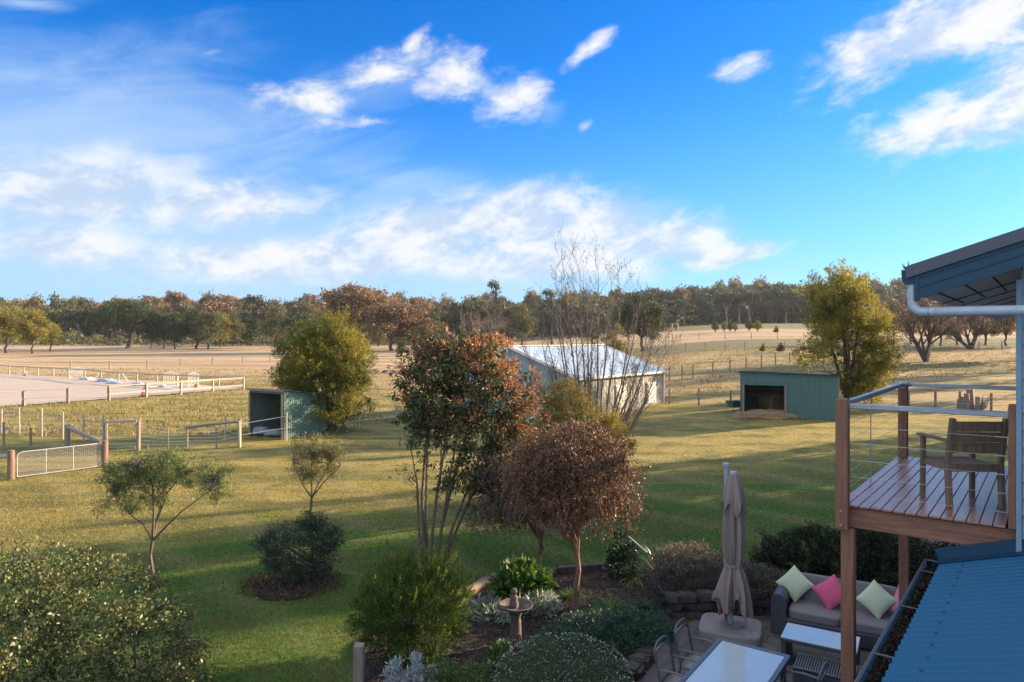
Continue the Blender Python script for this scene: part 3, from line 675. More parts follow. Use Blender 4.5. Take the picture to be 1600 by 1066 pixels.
# big glossy shrub, bottom left
base = Vector((-5.55, 8.3, -.05)); t = thing('glossy_shrub', 'large dense glossy leaved shrub filling the bottom left corner', 'shrub', base); t.scale = (.93, .93, .90)
bl = [(-.1, 0, 1.05, 1.75, 1.6, 1.28), (-1.6, .3, 1.25, 1.3, 1.2, 1.25), (.75, .0, .5, 1.2, 1.3, .95), (-.45, .4, 1.95, .65, .8, .55), (.25, .35, 1.3, .7, .7, .6), (1.45, .2, .25, .8, .9, .6), (.15, .2, 1.9, .35, .4, .4), (-1.1, .5, 1.9, .5, .5, .4), (-1.7, -.9, .9, 1.3, 1.2, 1.1), (.3, -.9, .7, 1.3, 1.1, .9)]
C, P, O = clumps(bl, 820, 84, .155, 11, .8)
M1 = leafmat('glossy_leaves', [(0.026, 0.048, 0.014), (0.044, 0.077, 0.020), (0.077, 0.113, 0.028), (0.120, 0.147, 0.042), (0.168, 0.176, 0.063)], .18, .45, .35, clump=(.17, .115, .055), cscale=2.2, camt=.35)
leaf_mesh('foliage', P, .052, .026, M1, t, 12, axis=O*.8+np.array([0, 0, .35]))
ctips, PT2, O2 = clumps([b[:3]+tuple(a*1.06 for a in b[3:6]) for b in bl], 260, 16, .10, 13, .97)
leaf_mesh('new_shoots', PT2, .045, .020, leafmat('young_leaves', [(0.112, 0.134, 0.045), (0.190, 0.179, 0.067), (0.146, 0.078, 0.050)], .3, .45), t, 14, axis=O2+np.array([0, 0, .7]))
mb = MB(); limbs(mb, (0, 0, 0), (0, 0, .5), C[:70]*.72, .06, 2, 8); mb.build('stems', M_barkdark, t)

# thin feathery tree
t, b = treething('feathery_tree', 'small airy tree with thin forked grey trunk and flat feathery crown on the left lawn', 'tree', 240, 912)
s = b.y/F
def pl(px, py, dy=0): return Vector(((px-800)*(b.y+dy)/F-b.x, dy, CAMZ+(HZ-py)*(b.y+dy)/F-b.z))
bl = [(*pl(225, 742), .60, .6, .42), (*pl(182, 758), .36, .5, .36), (*pl(285, 738), .50, .6, .38), (*pl(335, 748), .34, .45, .36), (*pl(255, 715), .42, .5, .24), (*pl(195, 722), .30, .4, .22), (*pl(200, 790), .42, .4, .24), (*pl(240, 780), .3, .4, .26), (*pl(345, 775), .18, .4, .22), (*pl(160, 785), .14, .3, .2)]
C, P, O = clumps(bl, 210, 62, .13, 21, .35, 1.0)
leaf_mesh('crown', P, .085, .010, leafmat('feathery_leaves', [(0.051, 0.098, 0.030), (0.087, 0.143, 0.043), (0.145, 0.187, 0.061), (0.217, 0.223, 0.082)], .3, .6), t, 22, axis=np.array([0, 0, -.7]), axj=.8)
mb = MB(); rr = random.Random(3)
fork = pl(238, 845); trunk = [pl(240, 912)-Vector((0, 0, .05)), pl(237, 890), pl(234, 868), fork]
mb.tube(trunk, [.055, .042, .036, .032], 8)
arms = [[fork, pl(245, 815, .1), pl(262, 770, .1), pl(285, 740, .15)], [fork, pl(262, 820, -.1), pl(285, 798, -.2), pl(330, 765, -.3)], [fork, pl(225, 820), pl(205, 805, .1), pl(178, 775, .2)], [fork, pl(240, 800, -.15), pl(238, 750, -.2), pl(215, 725, -.2)], [fork, pl(250, 795, .2), pl(258, 750, .3), pl(262, 715, .3)]]
for a in arms: mb.tube(a, [.028, .02, .014, .008], 6)
for c in C:
    c = Vector(c); bq = min((p for a in arms for p in a[1:]), key=lambda p: (p-c).length); mb.tube([bq, bq.lerp(c, .5)+Vector((0, 0, rr.uniform(-.04, .08))), c], [.009, .006, .003], 4, caps=False)
mb.build('trunk', M_bark, t)

# small round tree behind the dark shrub
t, b = treething('young_round_tree', 'young tree with thin V shaped trunk and round pale olive crown beyond the dark shrub', 'tree', 487, 822)
bl = [(*pl(492, 715), .56, .55, .50), (*pl(466, 705), .34, .4, .36), (*pl(518, 706), .36, .4, .38), (*pl(492, 690), .3, .4, .2), (*pl(480, 740), .5, .5, .26), (*pl(515, 735), .3, .4, .22)]
C, P, O = clumps(bl, 150, 62, .12, 31, .35, 1.0)
leaf_mesh('crown', P, .075, .010, leafmat('olive_leaves', [(0.076, 0.091, 0.031), (0.139, 0.147, 0.050), (0.214, 0.203, 0.073), (0.302, 0.252, 0.101)], .3, .6), t, 32, axis=O*.5, axj=.8)
mb = MB(); fork = pl(487, 778); mb.tube([pl(487, 824), pl(485, 800), fork], [.045, .035, .03], 7)
arms = [[fork, pl(472, 757), pl(458, 722)], [fork, pl(497, 757, .1), pl(515, 725, .1)], [fork, pl(487, 745, -.1), pl(486, 705, -.1)], [fork, pl(505, 755, -.1), pl(532, 728, -.1)]]
for a in arms: mb.tube(a, [.024, .015, .008], 5)
for c in C:
    c = Vector(c); bq = min((p for a in arms for p in a[1:]), key=lambda p: (p-c).length); mb.tube([bq, bq.lerp(c, .5), c], [.008, .005, .003], 4, caps=False)
mb.build('trunk', M_bark, t)

# dark shrub on its mulch ring
t, b = treething('dark_spreading_shrub', 'dark grey green spreading shrub in its own mulch ring on the lawn', 'shrub', 470, 915)
bl = [(*pl(470, 845), .78, .7, .40), (*pl(430, 860), .42, .5, .36), (*pl(495, 825), .42, .5, .28), (*pl(505, 865), .36, .5, .36), (*pl(460, 885), .6, .5, .22), (*pl(480, 815), .2, .2, .2, .02)]
bl += [(*pl(412, 850), .22, .4, .22), (*pl(440, 825), .30, .4, .16), (*pl(520, 850), .22, .4, .3)]
C, P, O = clumps(bl, 260, 80, .11, 41, .6)
leaf_mesh('foliage', P, .045, .013, leafmat('dark_leaves', [(0.013, 0.027, 0.014), (0.023, 0.044, 0.023), (0.038, 0.060, 0.035), (0.062, 0.073, 0.042)], .15, .5), t, 42, axis=O*.6+np.array([0, 0, .2]))
mb = MB(); limbs(mb, (.1, 0, 0), pl(495, 880), C[:60], .035, 4, 7, rt=.005); mb.build('stems', M_barkdark, t)
ring = [b+Vector((1.0*math.cos(a)*(1+.14*math.sin(3*a)+.10*math.sin(5*a+1))*.74-.15, .8*math.sin(a)-.05, 0)) for a in np.linspace(0, 6.283, 15)[:-1]]
sheet('mulch_ring', ring, M_mulch, .01, 5, bump=.04)
g = np.random.default_rng(8); n = 2600; a = g.random(n)*6.283; r = g.random(n)**.6
PP = np.stack([b.x-.15+1.0*r*np.cos(a), b.y-.05+.8*r*np.sin(a), .04+.05*g.random(n)], 1)
tag(leaf_mesh('ring_debris', PP, .07, .02, leafmat('dry_litter', [(.03, .022, .016), (.075, .05, .035), (.12, .085, .055), (.05, .065, .02)], .1, .9), None, 9, axis=np.array([0, 0, .2])), 'dead twigs and leaf litter on the mulch ring under the dark shrub', 'leaf litter', kind='stuff')

# red-tipped photinia
t, b = treething('photinia_tree', 'tall multi stemmed tree with red new leaf tips over dark green leaves, centre of garden', 'tree', 672, 884)
bl = [(*pl(700, 600), .95, .9, .80), (*pl(665, 570), .5, .7, .45), (*pl(740, 560), .8, .8, .42), (*pl(780, 610), .72, .8, .60), (*pl(690, 665), .85, .8, .55), (*pl(770, 680), .75, .8, .52), (*pl(735, 735), .7, .7, .40), (*pl(800, 640), .5, .6, .5), (*pl(655, 640), .4, .5, .5), (*pl(690, 545), .5, .5, .22), (*pl(775, 745), .55, .6, .3, .15)]
C, P, O = clumps(bl, 310, 44, .17, 51, .5)
M2 = leafmat('photinia_leaves', [(0.022, 0.039, 0.013), (0.038, 0.059, 0.018), (0.059, 0.081, 0.024), (0.092, 0.097, 0.033), (0.119, 0.059, 0.033)], .2, .5, .3)
P2, A2_ = plumes(bl, 150, 26, .42, 59, up=.5, r=.05); P = np.concatenate([P, P2]); O = np.concatenate([O, A2_])
leaf_mesh('crown', P, .115, .034, M2, t, 52, axis=O*.4+np.array([0, 0, -.55]), axj=.7)
ct, P2, O2 = clumps([(*pl(755, 560), .80, .8, .45), (*pl(800, 600), .60, .8, .52), (*pl(660, 565), .5, .6, .42), (*pl(700, 540), .6, .5, .25), (*pl(800, 670), .4, .6, .5), (*pl(720, 640), .5, .9, .5), (*pl(640, 610), .25, .5, .3), (*pl(820, 640), .3, .6, .5), (*pl(815, 690), .3, .6, .4)], 210, 26, .13, 53, .92)
leaf_mesh('new_growth', P2, .095, .028, leafmat('red_new_leaves', [(.27, .06, .035), (.34, .12, .06), (.36, .20, .09), (.22, .16, .05)], .4, .45), t, 54, axis=O2+np.array([0, 0, .6]), axj=.7)
mb = MB(); g_ = random.Random(6)
ends = [pl(642, 700), pl(672, 640), pl(690, 690, .2), pl(720, 650, -.2), pl(760, 690, .2), pl(745, 620), pl(790, 660, -.2), pl(705, 590, .1), pl(660, 600, .3)]
starts = [pl(660, 884), pl(666, 886, .1), pl(672, 884), pl(680, 884, -.1), pl(686, 882), pl(676, 880, .1), pl(690, 880, .1), pl(670, 880, -.1), pl(664, 880)]
stems = []
for a, e in zip(starts, ends):
    m1 = a.lerp(e, .35)+Vector((g_.uniform(-.05, .02), 0, .05)); m2 = a.lerp(e, .7)+Vector((g_.uniform(-.05, .08), g_.uniform(-.1, .1), 0))
    mb.tube([a-Vector((0, 0, .06)), m1, m2, e], [.036, .029, .020, .010], 7); stems += [m1.lerp(m2, .5), m2, m2.lerp(e, .5), e]
low = [p for p in (pl(620, 735), pl(650, 770), pl(700, 775), pl(660, 720), pl(735, 770), pl(640, 745))]
for c in [Vector(c) for c in C[::2]]+low:
    bq = min(stems, key=lambda p: (p-c).length+(0 if p.z < c.z else .6)); mb.tube([bq, bq.lerp(c, .5)+Vector((0, 0, g_.uniform(0, .1))), c], [.011, .007, .004], 4, caps=False)
mb.build('trunk', M_bark, t)
g = np.random.default_rng(55); PP = np.concatenate([np.array(c)+g.normal(size=(26, 3))*.09 for c in low]); leaf_mesh('lower_leaves', PP, .09, .024, leafmat('russet_leaves', [(.16, .06, .035), (.10, .07, .03), (.06, .06, .02)], .3), t, 56, axis=np.array([0, 0, -.8]))

# feathery green shrub (yellow tipped)
t, b = treething('feathery_green_shrub', 'bright green feathery shrub with upright yellow tipped shoots beside the mulch bed', 'shrub', 640, 1030)
bl = [(*pl(640, 945), .80, .7, .55), (*pl(600, 960), .5, .5, .5), (*pl(690, 950), .45, .5, .48), (*pl(640, 990), .75, .6, .4), (*pl(620, 905), .4, .5, .35), (*pl(680, 905), .38, .4, .3)]
C, P, O = clumps(bl, 330, 100, .12, 61, .65)
M3 = leafmat('needle_leaves', [(0.021, 0.049, 0.011), (0.037, 0.080, 0.015), (0.070, 0.117, 0.019), (0.122, 0.160, 0.026)], .3, .5)
leaf_mesh('foliage', P, .085, .009, M3, t, 62, axis=O*.9+np.array([0, 0, .9]), axj=.55)
g = np.random.default_rng(63); sh = []
for i in range(150):
    bb = np.array(bl[g.integers(len(bl))]); a = g.random()*6.28; el_ = g.random()*1.2+.15; d = np.array([math.cos(a)*math.cos(el_), math.sin(a)*math.cos(el_), math.sin(el_)])
    p0 = bb[:3]+d*bb[3:6]*.85; dd = unit(d*.8+np.array([.25, 0, 1.1])+g.normal(size=3)*.2); L = .12+.22*g.random()
    for k in range(46): sh.append((p0+dd*L*k/46+np.array([0, 0, 0])+g.normal(size=3)*.006, dd))
leaf_mesh('young_shoots', np.array([s_[0] for s_ in sh]), .055, .008, leafmat('lime_shoots', [(.10, .16, .022), (.17, .21, .035), (.26, .25, .06)], .35, .5), t, 64, axis=np.array([s_[1] for s_ in sh])*1.3, axj=.5)
g = np.random.default_rng(65); ct, P2, O2 = clumps(bl, 26, 5, .02, 65, 1.0); leaf_mesh('flowers', P2, .05, .03, leafmat('yellow_flowers', [(.6, .38, .03), (.7, .5, .08)], .3), t, 66)['kind'] = 'stuff'
mb = MB(); limbs(mb, (0, 0, 0), (0, 0, .35), C[:50], .04, 4, 7, rt=.005); mb.build('stems', M_barkdark, t)

# two weeping trees with bronze leaves
M4 = leafmat('bronze_leaves', [(0.260, 0.129, 0.070), (0.043, 0.023, 0.015), (0.094, 0.046, 0.028), (0.159, 0.078, 0.046), (0.217, 0.122, 0.058), (0.087, 0.068, 0.023)], .25, .5)
M4b = leafmat('dark_bronze_leaves', [(0.063, 0.042, 0.036), (0.112, 0.070, 0.056), (0.154, 0.105, 0.077), (0.098, 0.091, 0.042)], .25, .5)  # darker, greyer bronze of the tree on the lawn
def weeping(label, px, py, blobs, fork, seed, mat, K, n, group):
    global b
    t, b = treething('weeping_tree', label, 'tree', px, py, group=group)
    bl = [(*pl(x, y), rx*b.y/F, ry, rz_) for x, y, rx, ry, rz_ in blobs]
    C, P, O = clumps(bl, int(K*.85), int(n*.8), .14, seed, .45, 1.0); P2, A2_ = plumes(bl, 260, 26, .34, seed+9, up=.1, r=.03); A2_[:, 2] -= .6; P = np.concatenate([P, P2]); O = np.concatenate([O, A2_])
    leaf_mesh('crown', P, .046, .020, mat, t, seed+1, axis=O*.4+np.array([0, 0, -.5]), axj=.8)
    fk = pl(*fork); mb = MB(); limbs(mb, (0, 0, 0), fk, C[::3], .055, seed, 8, bend=.9, rt=.005); mb.build('trunk', M_barkred, t)
    mb = MB(); g = random.Random(seed); LP = []
    for i in range(420):
        bb = g.choice(bl); a = g.random()*6.283; p = Vector((bb[0]+bb[3]*math.cos(a)*g.uniform(.6, 1.02), bb[1]+bb[4]*math.sin(a)*g.uniform(.6, 1), bb[2]+bb[5]*g.uniform(-.7, .9)))
        o = Vector((math.cos(a), math.sin(a), 0)); L = g.uniform(.2, .5); pts = [p+o*L*(k/5)*.35+Vector((g.uniform(-.01, .01), 0, .22*L*(k/5)-L*.75*(k/5)**2)) for k in range(6)]
        mb.tube(pts, .0028, 4, caps=False)
        for k in range(1, 6): LP += [pts[k]+Vector([g.gauss(0, .012) for _ in range(3)]) for _ in range(3)]
    mb.build('weeping_twigs', M_twig, t)['kind'] = 'stuff'
    leaf_mesh('twig_leaves', np.array(LP), .040, .017, mat, t, seed+5, axis=np.array([0, 0, -1.]))
weeping('dark bronze weeping tree standing on the lawn behind the mulch bed', 843, 889, [(800, 745, 58, .75, .5), (770, 775, 45, .6, .42), (845, 760, 55, .7, .55), (820, 800, 60, .7, .3), (760, 810, 30, .4, .2), (800, 715, 60, .6, .3)], (846, 838), 71, M4b, 260, 110, 'weeping bronze trees')
weeping('bronze leaved weeping tree with leaning bare trunk in the mulch bed', 898, 964, [(890, 728, 88, .85, .48), (865, 695, 60, .7, .30), (935, 700, 40, .6, .26), (948, 750, 48, .7, .40), (840, 745, 52, .7, .40), (905, 790, 85, .75, .26), (970, 785, 24, .4, .22), (820, 775, 30, .5, .26), (905, 812, 50, .5, .14), (905, 668, 30, .4, .12)], (903, 842), 81, M4, 360, 120, 'weeping bronze trees')

# bare upright tree in front of the white roofed shed
b = atd(925, 19.5); t = thing('bare_upright_tree', 'tall leafless vase shaped tree in front of the pale shed', 'tree', b)
mb = MB(); g_ = random.Random(21); tips = []
mb.tube([(0, 0, -.1), (0, 0, .35), (.0, 0, .8)], [.16, .13, .12], 9)
tops_ = [(880, 400), (905, 400), (935, 395), (955, 420), (970, 440), (865, 460), (990, 480), (1010, 520), (850, 500), (1015, 560), (830, 560), (845, 520), (1040, 545), (1000, 460), (1030, 500), (870, 430), (915, 430), (925, 470), (990, 600), (1030, 590), (895, 470)]
tops = [(a_, q_+.15*(585-q_) if q_ < 585 else q_) for a_, q_ in tops_]
for i, (px, py) in enumerate(tops):
    e = pl(px, py, g_.uniform(-.7, .9)); st = Vector((g_.uniform(-.08, .08), g_.uniform(-.08, .08), g_.uniform(.3, .85)))
    out_ = Vector((e.x, e.y, 0)); m1 = st.lerp(e, .3)+out_*.12; m2 = st.lerp(e, .65)+out_*.10
    q = [st, m1, m2, e]; pts = []
    for k in range(9):
        t_ = k/8; a_ = st.lerp(m1, t_).lerp(m1.lerp(m2, t_), t_); c_ = m1.lerp(m2, t_).lerp(m2.lerp(e, t_), t_); pts.append(a_.lerp(c_, t_)+Vector((g_.gauss(0, .02), g_.gauss(0, .02), 0)))
    mb.tube(pts, [.042*(1-k/8)**.8+.004 for k in range(9)], 6)
    for k in range(3, 9):
        for r_ in range(3):
            dd = (pts[k]-pts[k-1]).normalized()
            grow(mb, pts[k], dd+Vector((g_.gauss(0, .38), g_.gauss(0, .38), .1)), g_.uniform(.45, 1.0)*(1.05-k*.04), .007*(1.15-k/9)+.0025, 2, g_, up=.09, spread=.5, nch=3, jit=.09, tips=tips, n=4, rmin=.0026)
mb.build('trunk', M_twig, t)
g = np.random.default_rng(91); TT = np.array([tuple(p) for p in tips]); sel = TT[g.choice(len(TT), 3500)]
leaf_mesh('buds', sel+g.normal(size=sel.shape)*.015, .05, .022, leafmat('bud_scales', [(.10, .07, .05), (.16, .10, .07)], .2), t, 92)
print('tips', len(tips))

# olive yellow wattles below it
def bushy(name, label, cat, b_, blobs, K, n, cs, L, W_, mat, seed, r0=.05, crown='foliage', stem='stems', group=None, bark=None, axis=None, shell=.6, barkK=40, plume=None):
    global b
    b = b_; t = thing(name, label, cat, b, 0, group)
    bl = [(*pl(x, y, dy), rx*b.y/F, ry, rz_*b.y/F) for x, y, dy, rx, ry, rz_ in blobs]
    C, P, O = clumps(bl, K, n, cs, seed, shell)
    if plume:
        P2, A2_ = plumes(bl, plume[0], plume[1], plume[2], seed+9, r=plume[3]); P = np.concatenate([P, P2]); O = np.concatenate([O, A2_])
    leaf_mesh(crown, P, L, W_, mat, t, seed+1, axis=O*.5+(np.array([0, 0, .3]) if axis is None else np.array(axis)))
    mb = MB(); zf = min(q[2] for q in bl); limbs(mb, (0, 0, 0), (0, 0, max(.15, zf*.6)), C[:barkK], r0, seed, 7, rt=.006); mb.build(stem, bark or M_barkdark, t); return t
M_olive = leafmat('wattle_olive', [(.06, .075, .012), (.12, .12, .018), (.22, .18, .025), (.36, .26, .03)], .4, .55, clump=(.30, .21, .03), cscale=1.6)
bushy('olive_wattle', 'yellow olive feathery shrub rising beside the bare tree below the pale shed', 'shrub', atd(870, 18.6), [(865, 630, -.3, 30, .5, 32), (897, 618, -.4, 28, .5, 24), (850, 675, -.3, 30, .5, 32), (922, 640, -.5, 26, .4, 20), (880, 655, -.5, 40, .4, 26)], 120, 110, .20, .085, .013, M_olive, 101)
bushy('olive_wattle', 'rounded yellow olive shrub directly right of the bronze weeping crown', 'shrub', atd(950, 17.8), [(950, 668, -.6, 28, .45, 22), (930, 690, -.6, 30, .5, 24), (972, 692, -.6, 20, .3, 16)], 100, 130, .16, .07, .011, M_olive, 103)
bushy('twiggy_shrub', 'grey twiggy half bare shrub under the bare tree', 'shrub', atd(905, 18.0), [(900, 680, 0, 50, .6, 45), (870, 700, 0, 40, .6, 40)], 60, 26, .25, .06, .012, leafmat('grey_leaves', [(.10, .085, .06), (.15, .12, .08), (.17, .14, .05)], .3), 105, barkK=60, bark=M_twig)

# left and right wattle trees
M_wat = leafmat('wattle_leaves', [(0.024, 0.052, 0.011), (0.045, 0.078, 0.013), (0.085, 0.108, 0.016), (0.158, 0.156, 0.022), (0.247, 0.205, 0.027)], .40, .55, .3, clump=(.36, .29, .035), cscale=.5, camt=.6)
M_wat2 = leafmat('golden_wattle_leaves', [(0.049, 0.066, 0.014), (0.094, 0.105, 0.018), (0.177, 0.161, 0.025), (0.287, 0.227, 0.031)], .45, .55, .3, clump=(.36, .31, .04), cscale=.45, camt=.65)
bushy('wattle_tree', 'dense round green and gold tree leaning over the left green shelter', 'tree', at(516, 676), [(500, 570, 0, 50, 1.9, 55), (470, 560, 0, 34, 1.5, 30), (455, 590, 0, 28, 1.2, 26), (545, 560, 0, 34, 1.5, 36), (510, 520, 0, 34, 1.4, 30), (550, 600, 0, 28, 1.4, 34), (470, 625, 0, 38, 1.4, 22), (520, 640, 0, 34, 1.4, 20), (448, 535, 0, 16, .8, 22), (508, 498, 0, 14, .6, 20), (540, 510, 0, 16, .7, 24), (560, 545, 0, 18, .8, 22), (490, 510, 0, 12, .5, 22), (528, 500, 0, 10, .5, 18), (462, 530, 0, 9, .5, 18), (572, 585, 0, 12, .5, 18), (440, 600, 0, 14, .6, 20), (560, 632, .2, 22, 1.3, 15), (535, 640, .5, 20, 1.2, 10)], 560, 80, .25, .15, .035, M_wat, 111, r0=.24, crown='crown', stem='trunk', barkK=120, plume=(420, 60, .75, .13)).scale = (.96, .96, .92)
bushy('wattle_tree', 'tall golden lit tree with dark forked trunk behind the right green hay shed', 'tree', atd(1322, 41.5), [(1310, 470, 0, 36, 1.6, 38), (1300, 520, 0, 34, 1.5, 40), (1340, 500, 0, 34, 1.6, 40), (1360, 540, 0, 36, 1.5, 34), (1320, 440, 0, 22, 1.0, 18), (1285, 490, 0, 26, 1.0, 24), (1375, 570, 0, 30, 1.2, 34), (1340, 590, 0, 40, 1.4, 26), (1272, 560, 0, 26, 1.0, 18), (1345, 610, 0, 36, 1.2, 18), (1272, 455, 0, 18, .8, 16), (1370, 510, 0, 18, .8, 16), (1340, 450, 0, 14, .7, 16)], 560, 62, .34, .17, .05, M_wat2, 113, r0=.20, crown='crown', stem='trunk', barkK=160, shell=.5, plume=(300, 44, .7, .12))

# ---- garden bed plants
def strappy(name, label, cat, px, py, n, L, w, mat, seed, spread=1.0, group=None, up=.9):
    base = at(px, py); g = np.random.default_rng(seed); V = []; Q = []; S = 5
    for i in range(n):
        a = g.random()*6.283; e = up*(.55+.5*g.random()); l = L*(.6+.5*g.random()); r = .07*g.random(); p = np.array([math.cos(a)*r, math.sin(a)*r, 0]); d = np.array([math.cos(a)*spread*(1-e*.7), math.sin(a)*spread*(1-e*.7), e]); sd_ = np.array([-math.sin(a), math.cos(a), 0]); b0 = len(V)
        for k in range(S+1):
            ww = w*(1-(k/S)**2*.92); V += [p-sd_*ww/2, p+sd_*ww/2]; p = p+unit(d)*l/S; d = d+np.array([math.cos(a)*.12*spread, math.sin(a)*.12*spread, -.30*spread])
        for k in range(S): Q.append((b0+2*k, b0+2*k+1, b0+2*k+3, b0+2*k+2))
    o = np_mesh(name, np.array(V), np.array(Q), mat); o.location = base; return tag(o, label, cat, group)
M_st = leafmat('strap_leaves', [(.035, .085, .016), (.06, .13, .022), (.10, .17, .03), (.16, .22, .05)], .3, .4)
M_st2 = leafmat('dark_strap_leaves', [(.018, .042, .018), (.035, .065, .028), (.055, .085, .035)], .2, .4)
M_silver = leafmat('silver_leaves', [(.15, .20, .15), (.22, .28, .21), (.30, .34, .27)], .25, .6)
M_broad = leafmat('broad_green_leaves', [(0.038, 0.089, 0.019), (0.068, 0.136, 0.025), (0.111, 0.178, 0.038)], .3, .45)
strappy('strap_leaf_clump', 'bright green arching grass clump right of the leaning trunk', 'plant', 955, 962, 420, .62, .013, M_st, 121, 1.1, 'strap leaved clumps')
strappy('strap_leaf_clump', 'light green grass clump left behind the leaning trunk', 'plant', 892, 936, 160, .42, .012, M_st, 122, 1.1, 'strap leaved clumps')
strappy('strap_leaf_clump', 'small dark green grassy clump right of the bright arching one', 'plant', 1008, 955, 170, .38, .013, M_st2, 123, 1.0, 'strap leaved clumps')
strappy('strap_leaf_clump', 'pale grassy clump beside the dark pole end', 'plant', 1048, 945, 90, .34, .012, M_st, 124, 1.1, 'strap leaved clumps')
strappy('flax_clump', 'tall dark upright flax by the lawn edge under the pole', 'plant', 1028, 905, 90, .85, .026, M_st2, 125, .55, up=1.1)
strappy('flax_clump', 'yellowish drooping flax left of the tall dark flax', 'plant', 992, 912, 60, .5, .03, leafmat('yellow_strap', [(.10, .12, .03), (.18, .17, .05)], .3), 126, 1.3)
def leafy(name, label, px, py, r, h, K, n, L, w, mat, seed, cs=.09, cat='plant', group=None, flower=None):
    base = at(px, py); t = thing(name, label, cat, base, 0, group)
    C, P, O = clumps([(0, 0, h*.45, r, r*.85, h*.55)], K, n, cs, seed, .7, .7); P[:, 2] = np.maximum(P[:, 2], .02)
    leaf_mesh('foliage', P, L, w, mat, t, seed+1, axis=O*.8+np.array([0, 0, .5]), axj=.7)
    mb = MB(); limbs(mb, (0, 0, 0), (0, 0, h*.25), C[:26], .012, seed, 6, rt=.003); mb.build('stems', M_barkdark, t)
    if flower:
        c2, P2, _ = clumps([(0, 0, h*.45, r*1.02, r*.87, h*.57)], flower[0], 1, .01, seed+3, 1.0); P2 = P2[P2[:, 2] > h*.2]
        PP = np.repeat(P2, 5, 0)+np.random.default_rng(seed).normal(size=(len(P2)*5, 3))*flower[2]*.3
        leaf_mesh('flowers', PP, flower[2], flower[2]*.7, flower[1], t, seed+4)['kind'] = 'stuff'
    return t
M_white = leafmat('white_petals', [(.65, .68, .66), (.8, .8, .78)], .3, .5)
leafy('hellebore_clump', 'mound of broad bright green leaves left of the bed by the log edging', 818, 940, .42, .62, 90, 22, .17, .07, M_broad, 131, .10)
leafy('silver_clump', 'silver green leafy clump behind the birdbath', 835, 958, .42, .26, 60, 22, .13, .03, M_silver, 133, .08, group='silver leaved clumps')
leafy('silver_clump', 'silver leafy clump at the left bed edge near the log', 752, 962, .30, .24, 30, 18, .13, .03, M_silver, 135, .08, group='silver leaved clumps')
leafy('silver_clump', 'silver striped clump left of the birdbath', 776, 975, .26, .22, 26, 18, .14, .026, M_silver, 137, .07, group='silver leaved clumps')
leafy('silver_upright_shrub', 'small pale silver blue shrub at the bottom edge beside the timber post', 640, 1098, .34, .55, 60, 40, .07, .014, leafmat('blue_silver_leaves', [(.20, .26, .26), (.32, .38, .38), (.40, .45, .44)], .25), 139, .06, cat='shrub')
leafy('camellia', 'slim dark camellia bush on the lawn edge of the bed', 972, 905, .26, .95, 80, 30, .065, .034, leafmat('camellia_leaves', [(.016, .034, .014), (.03, .055, .022), (.055, .085, .035)], .15, .3, .6), 141, .08, cat='shrub')
leafy('low_green_shrub', 'low rounded green shrub at the bottom edge left of the white flowering mound', 712, 1095, .50, .48, 150, 60, .032, .014, leafmat('small_green_leaves', [(0.039, 0.078, 0.018), (0.065, 0.111, 0.026), (0.111, 0.156, 0.039)], .2, .5), 143, .07, cat='shrub')
leafy('cream_flower_clump', 'small clump with cream flowers between two rounded shrubs', 782, 1050, .20, .42, 30, 26, .07, .02, M_broad, 145, .06, flower=(28, leafmat('cream_petals', [(.6, .6, .42), (.7, .7, .55)], .3), .035))
leafy('red_leaf_clump', 'low reddish leafy clump in front of the birdbath foot', 790, 1032, .24, .22, 30, 30, .05, .012, leafmat('reddish_leaves', [(.10, .045, .03), (.07, .07, .03), (.16, .07, .04)], .3), 147, .06)
leafy('white_flowering_mound', 'rounded mound shrub dusted with tiny white flowers at the bottom centre', 880, 1105, .88, .84, 420, 75, .026, .010, leafmat('grey_green_leaves', [(0.033, 0.061, 0.025), (0.061, 0.094, 0.039), (0.094, 0.133, 0.061)], .2, .5), 151, .09, cat='shrub', flower=(1100, M_white, .010))
# spreading ground cover
t, b = treething('ground_cover', 'wide low blue green juniper spreading in the bed before the table', 'shrub', 950, 1010)
bl = [(*pl(945, 985), .85, .55, .22), (*pl(890, 1000), .45, .4, .2), (*pl(1005, 985), .50, .45, .2), (*pl(985, 1020), .55, .4, .18), (*pl(925, 1015), .5, .35, .16)]
C, P, O = clumps(bl, 480, 85, .10, 161, .8, .5); P[:, 2] = np.maximum(P[:, 2], .02)
leaf_mesh('foliage', P, .042, .012, leafmat('juniper_leaves', [(0.016, 0.046, 0.027), (0.027, 0.070, 0.043), (0.045, 0.100, 0.057), (0.070, 0.140, 0.075)], .15, .5), t, 162, axis=O*.4+np.array([0, 0, .8]))
mb = MB(); limbs(mb, (0, 0, 0), (0, 0, .08), C[:40], .02, 5, 9, rt=.004); mb.build('stems', M_barkdark, t)
# grey lavender like shrub on the stone wall, hedge behind the sofa
def mound(name, label, blobs, K, n, L, w, mat, seed, b_, cs=.10, zmin=.02):
    global b
    b = b_; t = thing(name, label, 'shrub', b)
    C, P, O = clumps([tuple(q) for q in blobs], int(K*1.5), n, cs, seed, .7, .7); P[:, 2] = np.maximum(P[:, 2], zmin)
    leaf_mesh('foliage', P, L, w, mat, t, seed+1, axis=O*.6+np.array([0, 0, .8]), axj=.6)
    mb = MB(); limbs(mb, (0, 0, 0), (0, 0, .1), C[:50], .02, seed, 9, rt=.004); mb.build('stems', M_barkdark, t); return t
M_lav = leafmat('grey_lavender_leaves', [(.055, .060, .045), (.10, .10, .075), (.16, .145, .11), (.20, .165, .14)], .2, .6)
mound('grey_leaved_shrub', 'billowing grey leaved shrub spilling over the stone wall left of the umbrella', [(0, 0, .28, .75, .5, .42), (.55, -.1, .2, .5, .4, .35), (-.35, .1, .15, .45, .4, .4)], 260, 75, .045, .010, M_lav, 171, Vector((3.25, 12.35, .35)))
